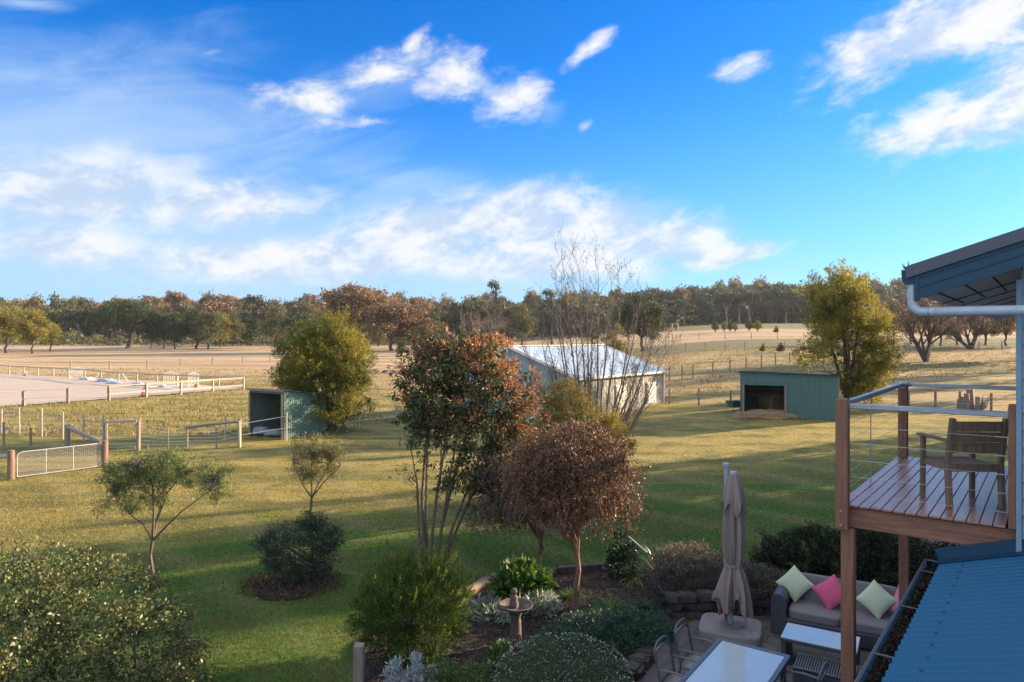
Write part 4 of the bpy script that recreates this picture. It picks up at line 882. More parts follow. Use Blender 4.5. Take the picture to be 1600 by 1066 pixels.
mound('grey_leaved_shrub', 'lower grey leaved shrub between the umbrella and the sofa arm', [(0, 0, .1, .5, .4, .30), (.35, -.1, .0, .35, .35, .28), (-.3, 0, 0, .35, .3, .3)], 150, 75, .045, .010, M_lav, 173, Vector((4.35, 12.1, .35)), zmin=-.15)
M_hedge = leafmat('dark_hedge_leaves', [(0.011, 0.019, 0.009), (0.019, 0.032, 0.013), (0.035, 0.046, 0.018), (0.050, 0.054, 0.027)], .12, .45)
hb = [(.0, 0, .45, .7, .5, .55), (.8, -.25, .5, .7, .5, .55), (1.6, -.55, .45, .7, .5, .5), (2.4, -.75, .45, .7, .5, .5), (3.2, -1.0, .45, .7, .5, .5), (-.5, .1, .4, .4, .4, .45), (.3, 0, .9, .2, .2, .25), (1.2, -.3, .85, .3, .3, .3)]
mound('dark_hedge', 'long dark evergreen hedge behind the outdoor sofa', hb, 620, 80, .042, .018, M_hedge, 175, Vector((5.55, 13.2, .1)))
mound('rounded_dark_shrub', 'rounded dark shrub seen between the two deck posts beyond the hedge', [(0, 0, .35, .65, .6, .45)], 130, 90, .035, .016, leafmat('blue_hedge_leaves', [(.02, .038, .022), (.035, .055, .034), (.05, .07, .05)], .12, .45), 177, at(1385, 872)+Vector((0, 0, 0)))
mound('small_grey_shrub', 'small pale grey green shrub right of the rear deck post by the stone edging', [(0, 0, .2, .30, .3, .25)], 50, 70, .04, .012, M_silver, 179, at(1428, 872))
# bark chips in the bed
g = np.random.default_rng(15); n = 42000; x = -2.4+7.2*g.random(n); y = 8.0+6.5*g.random(n); k = inside(BED, x, y); x, y = x[k], y[k]
PP = np.stack([x, y, .03+.03*g.random(len(x))], 1)
tag(leaf_mesh('bark_mulch_chips', PP, .045, .018, leafmat('bark_chips', [(.014, .010, .008), (.035, .024, .018), (.065, .045, .032), (.10, .075, .055)], 0, .9), None, 16, axis=np.array([0, 0, .15])), 'dark bark chips covering the garden bed', 'mulch', kind='stuff')
# ------------------------------------------------------------------ sheds
M_green = corr_mat('green_wall_steel', (.065, .145, .125), .6, dirt=.7)
M_greend = corr_mat('green_wall_steel_inside', (.085, .14, .135), .8)
M_shedroof = corr_mat('pale_roof_steel', (.50, .60, .64), .30, spec=.7, dirt=.2)
M_skyl = surf('skylight_sheet', (.62, .68, .70), (.5, .56, .6), 4, .35)
M_beige = corr_mat('beige_wall_steel', (.29, .30, .255), .6, dirt=.15)
M_whitetrim = surf('cream_trim', (.74, .66, .56), (.62, .55, .47), 4, .5)
M_post = wood('grey_timber_post', (.27, .23, .18), (.13, .11, .09))
M_rail = wood('pale_timber_rail', (.42, .36, .28), (.26, .22, .17), axis='X')
M_straw = surf('straw', (.42, .30, .17), (.24, .16, .09), 12, .95, bstr=1, bdist=.05)
def corr_wall(mb, a, b, z0, z1a, z1b, pitch=.16, amp=.018, thick=0):
    """vertical-ribbed sheet wall from a to b; top slopes from z1a to z1b"""
    a = Vector(a); b = Vector(b); d = b-a; L = d.length; d.normalize(); nrm = Vector((d.y, -d.x, 0)); n = max(2, int(L/pitch*4)); V = []
    for i in range(n+1):
        t = i/n; o = nrm*amp*(1 if (i % 4) in (1, 2) else -1)*.5; p = a+d*L*t+o
        V += [(p.x, p.y, z0), (p.x, p.y, z1a+(z1b-z1a)*t)]
    mb.add(V, [(2*i, 2*i+2, 2*i+3, 2*i+1) for i in range(n)])
def roof_sheet(mb, P, n, amp=.02, th=.0):
    """ribbed roof quad P0-P1 (eave) P3-P2 (ridge), ribs run eave to ridge"""
    V = []
    for i in range(n*4+1):
        t = i/(n*4); o = amp if (i % 4) in (1, 2) else 0
        V += [Vector(P[0]).lerp(Vector(P[1]), t)+Vector((0, 0, o)), Vector(P[3]).lerp(Vector(P[2]), t)+Vector((0, 0, o))]
    mb.add(V, [(2*i, 2*i+2, 2*i+3, 2*i+1) for i in range(n*4)])

# pale gable shed
N = Vector((3.5, 36.5, 0)); ar = Vector((.64, .768, 0)); al = Vector((-.768, .64, 0)); LR, WD = 9.8, 9.4; ev, rg = 2.62, 4.22
gz = G(4, 40)
t = thing('farm_shed', 'large pale gable roofed metal shed with two white shuttered windows', 'shed', N, 0)
def sl(a, b, z): return ar*a+al*b+Vector((0, 0, z))
mb = MB(); corr_wall(mb, sl(0, 0, 0), sl(LR, 0, 0), -.3, ev, ev); corr_wall(mb, sl(LR, 0, 0), sl(LR, WD/2, 0), -.3, ev, rg); corr_wall(mb, sl(LR, WD/2, 0), sl(LR, WD, 0), -.3, rg, ev)
corr_wall(mb, sl(LR, WD, 0), sl(0, WD, 0), -.3, ev, ev); mb.build('wall', M_beige, t)
mb = MB(); corr_wall(mb, sl(0, WD, 0), sl(0, WD/2, 0), -.3, ev, rg); corr_wall(mb, sl(0, WD/2, 0), sl(0, 0, 0), -.3, rg, ev); mb.build('gable_wall', corr_mat('grey_green_wall', (.22, .30, .30), .6), t)
o_ = .14
mb = MB(); roof_sheet(mb, [sl(-o_, -o_, ev-.02), sl(LR+o_, -o_, ev-.02), sl(LR+o_, WD/2, rg+.04), sl(-o_, WD/2, rg+.04)], 50)
roof_sheet(mb, [sl(-o_, WD+o_, ev-.02), sl(LR+o_, WD+o_, ev-.02), sl(LR+o_, WD/2, rg+.04), sl(-o_, WD/2, rg+.04)], 50); mb.build('roof', M_shedroof, t)
for a in (2.9, 5.9, 8.3):
    mb = MB(); roof_sheet(mb, [sl(a, .6, ev+.21+.03), sl(a+.75, .6, ev+.21+.03), sl(a+.75, WD/2-.3, rg-.10+.045), sl(a, WD/2-.3, rg-.10+.045)], 4); mb.build('skylight', M_skyl, t)
mb = MB(); mb.bar(sl(-o_-.03, WD/2, rg+.07), sl(LR+o_, WD/2, rg+.07), .35, .05, .01); mb.build('ridge_cap', M_whitetrim, t)
mb = MB(); mb.bar(sl(-o_, -o_-.06, ev-.05), sl(LR+o_+.05, -o_-.06, ev-.05), .12, .13, .01); mb.build('gutter', M_whitetrim, t)
for s_ in (-o_-.02, LR+o_):
    mb = MB(); mb.bar(sl(s_, -o_, ev-.04), sl(s_, WD/2, rg+.03), .05, .16, .005); mb.bar(sl(s_, WD/2, rg+.03), sl(s_, WD+o_, ev-.04), .05, .16, .005); mb.build('barge', M_whitetrim, t)
for a in (0, LR):
    mb = MB(); mb.box(sl(a, -.02, ev/2-.15), (.10, .10, ev), rz=math.atan2(ar.y, ar.x), ch=.01); mb.build('corner_trim', M_whitetrim, t)
for a in (3.9, 7.55):
    w = thing('x', None, None) if False else None
    mb = MB(); rz0 = math.atan2(ar.y, ar.x); mb.box(sl(a+.55, -.05, 1.35), (1.15, .06, 1.32), rz=rz0, ch=.01); wo_ = mb.build('window', M_whitetrim, t)
    mb = MB()
    for k in range(9): mb.box(sl(a+.55, -.095, .82+k*.132), (1.0, .03, .10), rz=rz0, M=None)
    mb.build('shutter', surf('white_shutter', (.8, .78, .74), (.72, .70, .66), 6, .5), wo_)
mb = MB(); mb.bar(sl(1.6, 1.2, ev+.42), sl(3.9, 2.3, ev+.80), .12, .05); mb.build('roof_flashing', M_bluemetal, t)

# right green hay shed: front faces the viewer
A = at(1157, 651); A.z = G(A.x, A.y); B_ = atd(1311, A.y-1.9); 
def open_shed(name, label, A, B_, depth, hA, hB, openspan, ohead, roofover, backdrop, wallmat):
    """A-B front line; opening between fractions openspan of the front"""
    t = thing(name, label, 'shed', A); d = (B_-A); d.z = 0; L = d.length; d.normalize(); bk = Vector((-d.y, d.x, 0))
    def q(a, b, z): return d*a+bk*b+Vector((0, 0, z))
    u0, u1 = openspan[0]*L, openspan[1]*L; H_ = lambda a: hA+(hB-hA)*a/L
    mb = MB()
    if u0 > .05: corr_wall(mb, q(0, 0, 0), q(u0, 0, 0), -.15, H_(0), H_(u0), .12, .02)
    corr_wall(mb, q(u1, 0, 0), q(L, 0, 0), -.15, H_(u1), H_(L), .12, .02); corr_wall(mb, q(max(u0, .0), 0, 0), q(u1, 0, 0), ohead, H_(u0), H_(u1), .12, .02)
    corr_wall(mb, q(L, 0, 0), q(L, depth, 0), -.15, hB, hB-.35, .12, .02); mb.build('wall', wallmat, t)
    mb = MB(); corr_wall(mb, q(L, depth, 0), q(0, depth, 0), -.15, hB-.35, hA-.35, .12, .02); corr_wall(mb, q(0, depth, 0), q(0, 0, 0), -.15, hA-.35, hA, .12, .02)
    if u1 < L*.9: corr_wall(mb, q(u1+.02, depth, 0), q(u1+.02, .03, 0), -.15, hB-.35, hB-.05, .12, .02)
    mb.build('back_wall', M_greend, t)
    mb = MB(); ov = roofover; roof_sheet(mb, [q(-ov, -ov, hA+.05), q(L+ov, -ov, hB+.05), q(L+ov, depth+ov, hB-.32), q(-ov, depth+ov, hA-.32)], int(L/.2)); mb.build('roof', corr_mat('shed_roof_steel', (.20, .26, .25), .45), t)
    mb = MB(); mb.bar(q(-ov, -ov, hA+.0), q(L+ov, -ov, hB+.0), .03, .07); mb.build('fascia', M_bluemetal if backdrop else M_post, t)
    for a in (u0+.05, u1-.0):
        mb = MB(); mb.box(q(a, -.03, ohead/2-.1), (.10, .10, ohead+.2), ch=.01); mb.build('post', M_post, t)
    mb = MB(); mb.bar(q(u0, depth-.1, .95), q(u1, depth-.1, .95), .05, .14); mb.bar(q(u0, depth-.1, 1.3), q(u1, depth-.1, 1.3), .05, .08); mb.build('inner_rail', M_post, t)
    return t, q
t, q1 = open_shed('hay_shed', 'open fronted green corrugated hay shed below the golden tree', A, B_, 3.2, 2.42, 2.30, (.02, .47), 1.72, .08, True, M_green)
def blobmesh(name, label, cat, loc, rad, mat, seed, sub=3, amp=.12, group=None, parent=None, flatb=True):
    import bmesh
    from mathutils import noise as nz
    bm = bmesh.new(); bmesh.ops.create_icosphere(bm, subdivisions=sub, radius=1)
    for v in bm.verts:
        k = 1+amp*nz.noise(v.co*2.2+Vector((seed, 0, 0)))*2+amp*.4*nz.noise(v.co*7+Vector((seed, 3, 0)))*2
        v.co = Vector((v.co.x*rad[0]*k, v.co.y*rad[1]*k, max(v.co.z, -.5 if flatb else -2)*rad[2]*k))
    me = bpy.data.meshes.new(name); bm.to_mesh(me); bm.free(); me.materials.append(mat); me.polygons.foreach_set('use_smooth', [True]*len(me.polygons))
    o = link(bpy.data.objects.new(name, me), parent); o.location = loc
    return tag(o, label, cat, group) if parent is None else o
p = A+q1(1.5, .5, .05); hp = blobmesh('straw_heap', 'spread heap of loose straw on the floor of the right hay shed', 'straw', p, (1.75, 1.0, .28), M_straw, 3, 4, .25)
g = np.random.default_rng(31); n = 5000; a = g.random(n)*6.283; r = g.random(n)**.5
PP = np.stack([p.x+2.3*r*np.cos(a), p.y+1.2*r*np.sin(a)-.3, p.z+.28*(1-r)+.03+0*a], 1)
tag(leaf_mesh('loose_straw', PP, .16, .012, leafmat('straw_stalks', [(.42, .31, .17), (.30, .21, .11), (.5, .38, .22)], .2), None, 32, axis=np.array([0, 0, .15])), 'loose straw scattered round the heap in the hay shed', 'straw', kind='stuff')
M_bale = surf('old_hay', (.20, .135, .075), (.10, .065, .04), 14, .95, bstr=1, bdist=.05)
def bale(label, loc, r, w, rot):
    mb = MB(); prof = [(.01, -w/2), (r*.9, -w/2), (r, -w/2+.06), (r, w/2-.06), (r*.9, w/2), (.01, w/2)]
    mb.lathe(prof, 22, fn=lambda rr, z, a: (rr*(1+.03*math.sin(5*a)+.02*math.sin(11*a)), z))
    o = mb.build('hay_bale', M_bale, None, True); o.location = loc; o.rotation_euler = rot; return tag(o, label, 'hay bale', 'bales in the hay shed')
bale('round hay bale standing at the left back of the right hay shed', A+q1(1.55, 2.2, .62), .62, 1.1, (R(90), 0, R(20)))
bale('broken hay bale leaning by the opening edge inside the right hay shed', A+q1(3.05, 1.2, .42), .45, .9, (R(80), 0, R(-60)))
# wheelbarrow / green tub left of it
wb = thing('wheelbarrow', 'small dark green wheelbarrow beside the left edge of the hay shed', 'wheelbarrow', at(1149, 643), R(20))
M_gp = surf('green_plastic', (.03, .14, .11), (.02, .09, .07), 5, .4)
mb = MB(); V = []
for (x, y, z) in ((-.3, -.22, .28), (.3, -.22, .28), (.3, .22, .28), (-.3, .22, .28), (-.45, -.34, .6), (.5, -.34, .6), (.5, .34, .6), (-.45, .34, .6)): V.append((x, y, z))
mb.add(V, [(0, 3, 2, 1), (0, 1, 5, 4), (1, 2, 6, 5), (2, 3, 7, 6), (3, 0, 4, 7)]); mb.build('tray', M_gp, wb)
mb = MB(); mb.tube([(.55, -.02, .17), (.55, .02, .17)], .17, 14); mb.build('wheel', M_black, wb)
mb = MB()
for s_ in (-1, 1): mb.tube([(.55, s_*.06, .17), (-.3, s_*.22, .27), (-1.0, s_*.28, .55)], .016, 6); mb.tube([(-.3, s_*.22, .27), (-.42, s_*.22, 0)], .014, 6)
mb.build('frame', M_steel, wb)

# left green shelter (open end towards viewer's left)
A2 = Vector((-12.8, 33.3, 0)); B2 = Vector((-10.7, 32.0, 0))
tt, q2 = open_shed('stock_shelter', 'dark green corrugated shelter with open left bay under the round wattle tree', A2, B2, 2.6, 2.26, 2.26, (.0, .97), 2.12, .10, False, M_green)
M_sack = surf('grey_sack', (.20, .25, .28), (.12, .15, .17), 4, .7, bstr=.4, bdist=.03)
blobmesh('feed_sack', 'pale grey bulging sack at the front left inside the green shelter', 'sack', A2+q2(.42, .35, .20), (.42, .32, .26), M_sack, 7, 3, .1, 'sacks in the green shelter')
blobmesh('feed_sack', 'darker flatter sack right of the pale one inside the green shelter', 'sack', A2+q2(1.2, .5, .14), (.5, .32, .2), M_sack, 9, 3, .12, 'sacks in the green shelter')

# ------------------------------------------------------------------ fences
def fence(name, label, pts, heights, rails=(), wires=(), pr=.05, mat=None, railmat=None, square=True, rail_t=(.05, .10), group=None, rng=1, sag=0, wire_r=.006, posts=None, mesh=False, lean=.02):
    """pts: ground points with posts; rails/wires: heights as fractions of the post height"""
    t = thing(name, label, 'fence', pts[0], 0, group); o = pts[0]; g = random.Random(rng); mat = mat or M_post; tops = []
    if not hasattr(heights, '__len__'): heights = [heights]*len(pts)
    for i, (p, h) in enumerate(zip(pts, heights)):
        mb = MB(); q = p-o; hh = h*g.uniform(.95, 1.05); tip = q+Vector((g.uniform(-lean, lean), g.uniform(-lean, lean), hh))
        r = pr*(posts[i] if posts else 1)
        if square: mb.bar(q-Vector((0, 0, .1)), tip, r*2, r*2, .006, up=Vector((0, 1, 0)))
        else: mb.tube([q-Vector((0, 0, .1)), tip], [r*1.05, r*.95], 9)
        mb.build('post', mat, t)
    for f in rails:
        for i in range(len(pts)-1):
            mb = MB(); a = pts[i]-o+Vector((0, -pr*1.3, heights[i]*f)); b_ = pts[i+1]-o+Vector((0, -pr*1.3, heights[i+1]*f))
            mb.bar(a, b_, rail_t[0], rail_t[1], .005); mb.build('rail', railmat or M_rail, t)
    for f in wires:
        mb = MB(); L = []
        for i in range(len(pts)): L.append(pts[i]-o+Vector((0, -pr, heights[i]*f)))
        mb.tube(L, wire_r, 4, caps=False); mb.build('wire', M_wire, t)
    return t
def line(a, b, n): return [a.lerp(b, i/(n-1)) for i in range(n)]
def onground(ps): return [Vector((p.x, p.y, G(p.x, p.y))) for p in ps]
corner = at(379, 609); cornerB = at(380, 605.5)
fence('arena_fence', 'long pale timber rail fence along the far side of the sand arena', [at(x, y) for x, y in ((-60, 581), (-8, 583.5), (14, 586), (37, 587), (59, 588.5), (83, 589.5), (107, 591.5), (132, 593), (158, 596), (185, 599), (214, 600), (245, 602.5), (276, 604), (308, 606), (342, 607.5))]+[at(379.5, 608)], 1.15, rails=(.96,), wires=(.5,), pr=.06, mat=M_rail, rng=4, rail_t=(.06, .13))
nf = [at(-40, 640), at(37, 635), at(106, 631), at(170, 627), at(228, 621), at(282, 617), at(332, 612.5), at(380, 609)]
fence('arena_fence', 'near side arena fence with heavier white lit double rails at its right end', nf[4:], 1.15, rails=(.94, .35), pr=.085, mat=M_rail, rng=5, rail_t=(.06, .15))
fence('arena_fence', 'near side arena fence of spaced square posts with thin rails at the left', nf[:5], 1.15, rails=(.94, .45), pr=.085, mat=M_post, rng=6, rail_t=(.03, .05))
fence('wire_fence', 'far wire fence of sparse dark posts across the pale paddock behind the arena', [at(x, y) for x, y in ((110, 577), (171, 577), (230, 575), (282, 573), (332, 570.5), (379, 568.5), (422, 566), (462, 564))]+[at(x, y) for x, y in ((590, 562), (620, 561), (680, 560))], 1.3, wires=(.9, .6, .3), pr=.07, rng=7)
fence('wire_fence', 'mid left wire fence of thin pale posts beyond the gate', [at(x, y) for x, y in ((2, 679), (30, 680), (65, 683), (98, 687), (131, 690), (162, 694))], 1.3, wires=(.92, .76, .6, .45, .3, .15), pr=.045, mat=M_rail, square=False, rng=8, wire_r=.008)
fence('short_post_fence', 'two short dark posts with wire at the far left by the gate', [at(x, y) for x, y in ((-20, 706), (6, 704), (48, 696))], [1.1, 1.15, .75], wires=(.8,), pr=.05, square=False, rng=9)
fence('post_and_rail_fence', 'weathered strainer posts with horizontal log rails between gate and green shelter', [at(x, y) for x, y in ((165, 706), (216, 704))], [1.35, 1.35], rails=(.93,), wires=(.72, .6, .48, .36, .24, .12), wire_r=.006, pr=.085, square=False, rng=10, rail_t=(.10, .11))
fence('post_and_rail_fence', 'log topped wire fence right of the feathery tree crown ending at a double post', [at(x, y) for x, y in ((216, 705), (262, 703), (292, 702), (338, 702), (374, 699))], [1.3, .95, .95, .95, 1.3], wires=(.92, .78, .64, .5, .36, .22), wire_r=.006, pr=.05, square=False, rng=11, posts=[1, .6, 1, .8, 1.7])
mb = MB(); a = at(292, 702)+Vector((0, -.1, .93)); b_ = at(374, 699)+Vector((0, -.1, 1.12)); mb.tube([a, a.lerp(b_, .5)+Vector((0, 0, .02)), b_], [.07, .062, .055], 8)
tag(mb.build('fence_log', M_post, None, True), 'long weathered log laid along the fence tops left of the green shelter', 'log')
mb = MB(); a = at(104, 690)+Vector((0, 0, .25)); b_ = at(160, 712)+Vector((0, 0, 1.0)); a = atd(104, 29)+Vector((0, 0, 1.0)); b_ = atd(158, 25.6)+Vector((0, 0, .86)); mb.tube([a, b_], [.09, .07], 8); mb.tube([atd(105, 29), atd(105, 29)+Vector((0, 0, 1.1))], .11, 8)
tag(mb.build('brace_rail', M_post, None, True), 'thick log brace rail running back behind the wire gate', 'log')
# gate
M_gatep = wood('gate_post_timber', (.26, .17, .12), (.12, .08, .06))
ga, gb = at(17, 750), at(163, 730); ga.z = gb.z = 0
t = thing('gate_post', 'thick reddish timber post at the left end of the wire gate', 'post', ga, group='gate posts')
mb = MB(); mb.tube([(0, 0, -.1), (.0, 0, .98)], [.115, .105], 12); mb.build('post_trunk', M_gatep, t)
mb = MB(); mb.tube([(-1.2, .15, .72), (-.08, 0, .78)], .07, 8); mb.build('side_rail', M_rail, t)
t = thing('gate_post', 'stout weathered timber post at the right end of the wire gate', 'post', gb, group='gate posts'); mb = MB(); mb.tube([(0, 0, -.1), (.02, 0, .97)], [.12, .105], 12); mb.build('post_trunk', M_gatep, t)
d = gb-ga; L = d.length; t = thing('farm_gate', 'galvanised tube farm gate filled with wire mesh between two timber posts', 'gate', ga, math.atan2(d.y, d.x))
x0, x1, z0, z1 = .17, L-.18, .05, .88; rc = .16
M_gv = surf('galvanised_tube', (.42, .42, .41), (.32, .32, .31), 9, .4, metal=.2)
pts = [(x0, 0, z0), (x0, 0, z1-rc)]+[(x0+rc*(1-math.cos(R(a))), 0, z1-rc+rc*math.sin(R(a))) for a in (22, 45, 68)]+[(x0+rc, 0, z1), (x1-.05, 0, z1), (x1, 0, z1-.05), (x1, 0, z0), (x0, 0, z0)]
mb = MB(); mb.tube(pts, .019, 8); mb.build('frame', M_gv, t, True)
for k in (1, 2):
    mb = MB(); xx = x0+(x1-x0)*k/3; mb.tube([(xx, 0, z0), (xx, 0, z1)], .016, 8); mb.build('upright', M_gv, t)
mb = MB(); nn = 42
for i in range(1, nn): xx = x0+(x1-x0)*i/nn; mb.tube([(xx, .005, z0), (xx, .005, z1 if xx > x0+rc else z1-.06)], .006, 4, caps=False)
for i in range(1, 17): zz = z0+(z1-z0)*i/17; mb.tube([(x0+.02, -.004, zz), (x1, -.004, zz)], .006, 4, caps=False)
mb.build('wire_mesh', surf('mesh_wire', (.26, .25, .22), (.17, .16, .14), 9, .6), t)
mb = MB(); mb.tube([(x1, -.02, .7), (x1+.05, -.05, .5), (x1+.02, -.05, .3)], .008, 6); mb.build('chain', M_steel, t)
# by the shelter and across to the right
fence('wire_fence', 'low white wire strung on thin posts in front of the green shelter', [at(352, 690), at(374, 700), at(447, 690), at(476, 682), at(569, 670), at(620, 664), at(700, 656)], [1.15, 1.2, 1.35, 1.0, 1.0, 1.0, 1.0], wires=(.85, .45), pr=.035, mat=M_rail, rng=12, wire_r=.010, posts=[1, 1.3, 1, .5, 1, 2, 1])
fence('wire_fence', 'wire fence of thin timber posts between the pale shed and the hay shed', [at(x, y) for x, y in ((1046, 632), (1092, 634), (1142, 637), (1158, 637))], 1.0, wires=(.9, .55, .2), pr=.045, rng=13)
fence('wire_fence', 'wire fence of short posts climbing from the pale shed towards the golden tree', [at(x, y) for x, y in ((1046, 594), (1066, 594), (1083, 591), (1114, 587), (1141, 581), (1166, 577), (1190, 574), (1212, 571), (1234, 568))], 1.15, wires=(.9, .5), pr=.05, rng=14)
fence('wire_fence', 'right paddock wire fence running past the golden tree behind the deck', [at(x, y) for x, y in ((1330, 618), (1362, 630), (1420, 640), (1462, 642), (1500, 641), (1549, 643), (1610, 646), (1680, 650))], 1.05, wires=(.9, .5), pr=.05, rng=15)
fence('far_paddock_fence', 'distant dark fence line across the right hillside paddock', [at(x, 549-(x-1040)*.004) for x in range(1040, 1300, 31)], 1.2, wires=(.95,), pr=.045, rng=16, wire_r=.01)
fence('far_paddock_fence', 'distant fence line beyond the bare forked tree at the right', [at(x, 550-(x-1400)*.012) for x in range(1386, 1640, 36)], 1.2, wires=(.95, .5), pr=.045, rng=17, wire_r=.01)
fence('far_paddock_fence', 'very distant fence in front of the forest at the far right paddock', [at(x, 530) for x in range(1010, 1260, 41)], 1.2, wires=(.9,), pr=.05, rng=18, wire_r=.012)
# timber bits beyond the deck
b = at(1517, 640); t = thing('log_pile', 'upright weathered logs and sticks stacked at the fence beyond the deck', 'wood pile', b)
for i, (px, h, w) in enumerate(((1517, 1.15, .22), (1511, .95, .16), (1500, .55, .18), (1504, .75, .14), (1527, .75, .14), (1534, .42, .18))):
    q = atd(px, b.y+random.Random(i).uniform(-.3, .3))-b; mb = MB(); mb.tube([q-Vector((0, 0, .1)), q+Vector((.03*i-.05, 0, h))], [w, w*.85], 9); mb.build('log', M_post, t)
mb = MB()
for i in range(14):
    g_ = random.Random(i); q = Vector((g_.uniform(.3, 1.1), g_.uniform(-.3, .3), 0)); mb.tube([q, q+Vector((g_.uniform(-.1, .5), 0, g_.uniform(.4, .85)))], [.03, .012], 5)
mb.build('sticks', M_post, t)
b = Vector((9.55*1.42, 10.9*1.6, G(13.5, 17.4))); b = atd(1533, 19.0)
t = thing('garden_box', 'dark green slatted garden box on the lawn seen behind the deck armchair', 'box', b, R(-14))
M_dg = surf('dark_green_paint', (.015, .075, .065), (.010, .05, .045), 4, .5)
mb = MB(); mb.box((0, 0, .33), (1.22, .8, .66), ch=.02); mb.build('body', M_dg, t)
mb = MB(); V = [(-.66, -.46, .68), (.66, -.46, .68), (.66, .46, .80), (-.66, .46, .80)]; mb.poly(V, th=.04); mb.build('lid', surf('lid_grey', (.22, .28, .28), (.16, .2, .2), 4, .5), t)
for k in range(4): mb = MB(); mb.box((-.45+k*.3, -.407, .33), (.05, .02, .6)); mb.build('batten', M_dg, t)

# ------------------------------------------------------------------ arena clutter
M_cream = surf('white_painted_timber', (.68, .66, .62), (.5, .48, .45), 5, .6)
M_red = surf('faded_red_plastic', (.55, .12, .08), (.4, .09, .06), 5, .5)
def jump_wing(label, px, py, w=1.7, h=1.35, mb0=None):
    t = thing('jump_wing', label, 'jump stand', at(px, py), R(-8), 'slatted jump wings by the arena')
    mb = MB(); mb.box((0, 0, .16), (w, .05, .06)); mb.box((0, 0, h-.25), (w, .04, .05))
    mb.build('frame', M_cream, t); mb = MB()
    for k in range(8): mb.box((-w/2+.06+k*(w-.12)/7, .0, h/2+.05-.03*abs(k-3.5)), (.05, .03, h-.1-.06*abs(k-3.5)))
    mb.build('slats', M_cream, t); mb = MB()
    for s_ in (-1, 1): mb.box((s_*(w/2-.05), 0, .05), (.06, .6, .07))
    mb.build('feet', M_cream, t)
jump_wing('white slatted jump wing outside the far arena rail at left', 120, 590.5, 2.0)
jump_wing('wide white slatted jump wing beyond the right half of the arena rail', 267, 603, 1.7, 1.5)
jump_wing('narrow white slatted jump wing nearest the arena corner', 302, 605, 1.2, 1.5)
M_tarp = surf('white_tarp', (.42, .44, .46), (.26, .28, .31), 3, .6, bstr=.5, bdist=.04); M_btarp = surf('blue_white_tarp', (.26, .36, .46), (.14, .22, .34), 3, .5, bstr=.5, bdist=.04)
for i, (label, px, py, r, m_) in enumerate((('small white wrapped heap at the far arena edge', 137, 594, (.95, .5, .42), M_tarp), ('larger blue white tarp heap at the far arena edge', 166, 597, (1.2, .6, .5), M_btarp), ('low flat blue tarp trailing right of the large heap', 181, 600, (1.0, .5, .22), M_btarp), ('white tarp heap near the middle of the far arena rail', 220, 603, (.95, .5, .40), M_tarp), ('low pale sack near the arena corner', 258, 606, (.7, .4, .22), M_tarp))):
    blobmesh('covered_heap', label, 'heap', at(px, py)+Vector((0, -.3, .08)), (r[0]*.8, r[1], r[2]*.62), m_, i*3.1, 3, .28, 'covered heaps along the arena rail')
for i, (label, a, b_, z) in enumerate((('pale pole leaning on the arena rail left of the large tarp heap', (154, 584), (148, 593), 0), ('long pale pole leaning on the arena rail right of the large heap', (190, 583), (200, 598), 0), ('rusty pole leaning at the arena corner', (367, 596), (356, 604), 0), ('white rail lying along the near side of the arena corner', (232, 606), (281, 604), 1))):
    y0 = at(*b_).y; P0 = Vector(((a[0]-800)/F*y0, y0, CAMZ+(HZ-a[1])/F*y0)); P1 = at(*b_)+Vector((0, 0, .05))
    if z: P0 = at(*a)+Vector((0, 0, .06))
    mb = MB(); mb.tube([P1, P0], .05, 8); tag(mb.build('jump_pole', M_red if i == 2 else M_cream, None, True), label, 'pole', 'loose jump poles')
for i, (label, px, py, s_) in enumerate((('faded red cone at the far left arena rail', 40, 588, 1), ('red and white cone near the arena corner', 307, 608.5, 1.25), ('small red marker against a near arena post', 224, 620, .95))):
    t = thing('traffic_cone', label, 'cone', at(px, py)+Vector((0, 0, .06)), 0, 'cones round the arena'); t.scale = (s_,)*3
    mb = MB(); mb.box((0, 0, .03), (.5, .5, .05), ch=.01); mb.build('base', M_red, t); mb = MB(); mb.lathe([(.20, .05), (.14, .28), (.12, .36)], 14); mb.lathe([(.085, .5), (.04, .68), (.0, .68)], 14); mb.build('body', M_red, t); mb = MB(); mb.lathe([(.12, .36), (.085, .5)], 14); mb.build('band', M_cream, t)

# ------------------------------------------------------------------ garden edging, bird bath, pole
M_log = wood('weathered_log', (.22, .17, .12), (.10, .075, .055), axis='X')
def logline(name, label, pts, r, mat, cat='log', group=None):
    mb = MB(); P = [Vector(p) for p in pts]; g_ = random.Random(len(pts)); L = []
    for i in range(len(P)-1):
        for k in range(3): L.append(P[i].lerp(P[i+1], k/3)+Vector((0, 0, g_.uniform(-.01, .01))))
    L.append(P[-1]); mb.tube(L, [r*g_.uniform(.9, 1.1) for _ in L], 12); return tag(mb.build(name, mat, None, True), label, cat, group)
up = Vector((0, 0, .09))
logline('edging_log', 'pale weathered round log edging the left side of the mulch bed', [at(722, 940)+up, at(748, 924)+up, at(774, 911)+up], .105, M_log, group='logs round the mulch bed')
mb = MB(); mb.bar(at(774, 908)+up*.9, at(870, 902)+up*.9, .12, .2, .01); tag(mb.build('edging_sleeper', M_barkdark), 'dark timber sleeper edging left part of the back of the bed', 'sleeper', 'sleepers round the mulch bed')
mb = MB(); mb.bar(at(872, 901)+up*.9, at(962, 893)+up*.9, .12, .2, .01); tag(mb.build('edging_sleeper', M_barkdark), 'dark timber sleeper edging right part of the back of the bed', 'sleeper', 'sleepers round the mulch bed')
mb = MB(); a = at(560, 1090); mb.bar(Vector((a.x, 9.05, -.1)), Vector((a.x+.01, 9.05, .73)), .13, .13, .012, up=Vector((0, 1, 0))); p_ = mb.build('timber_post', M_post)
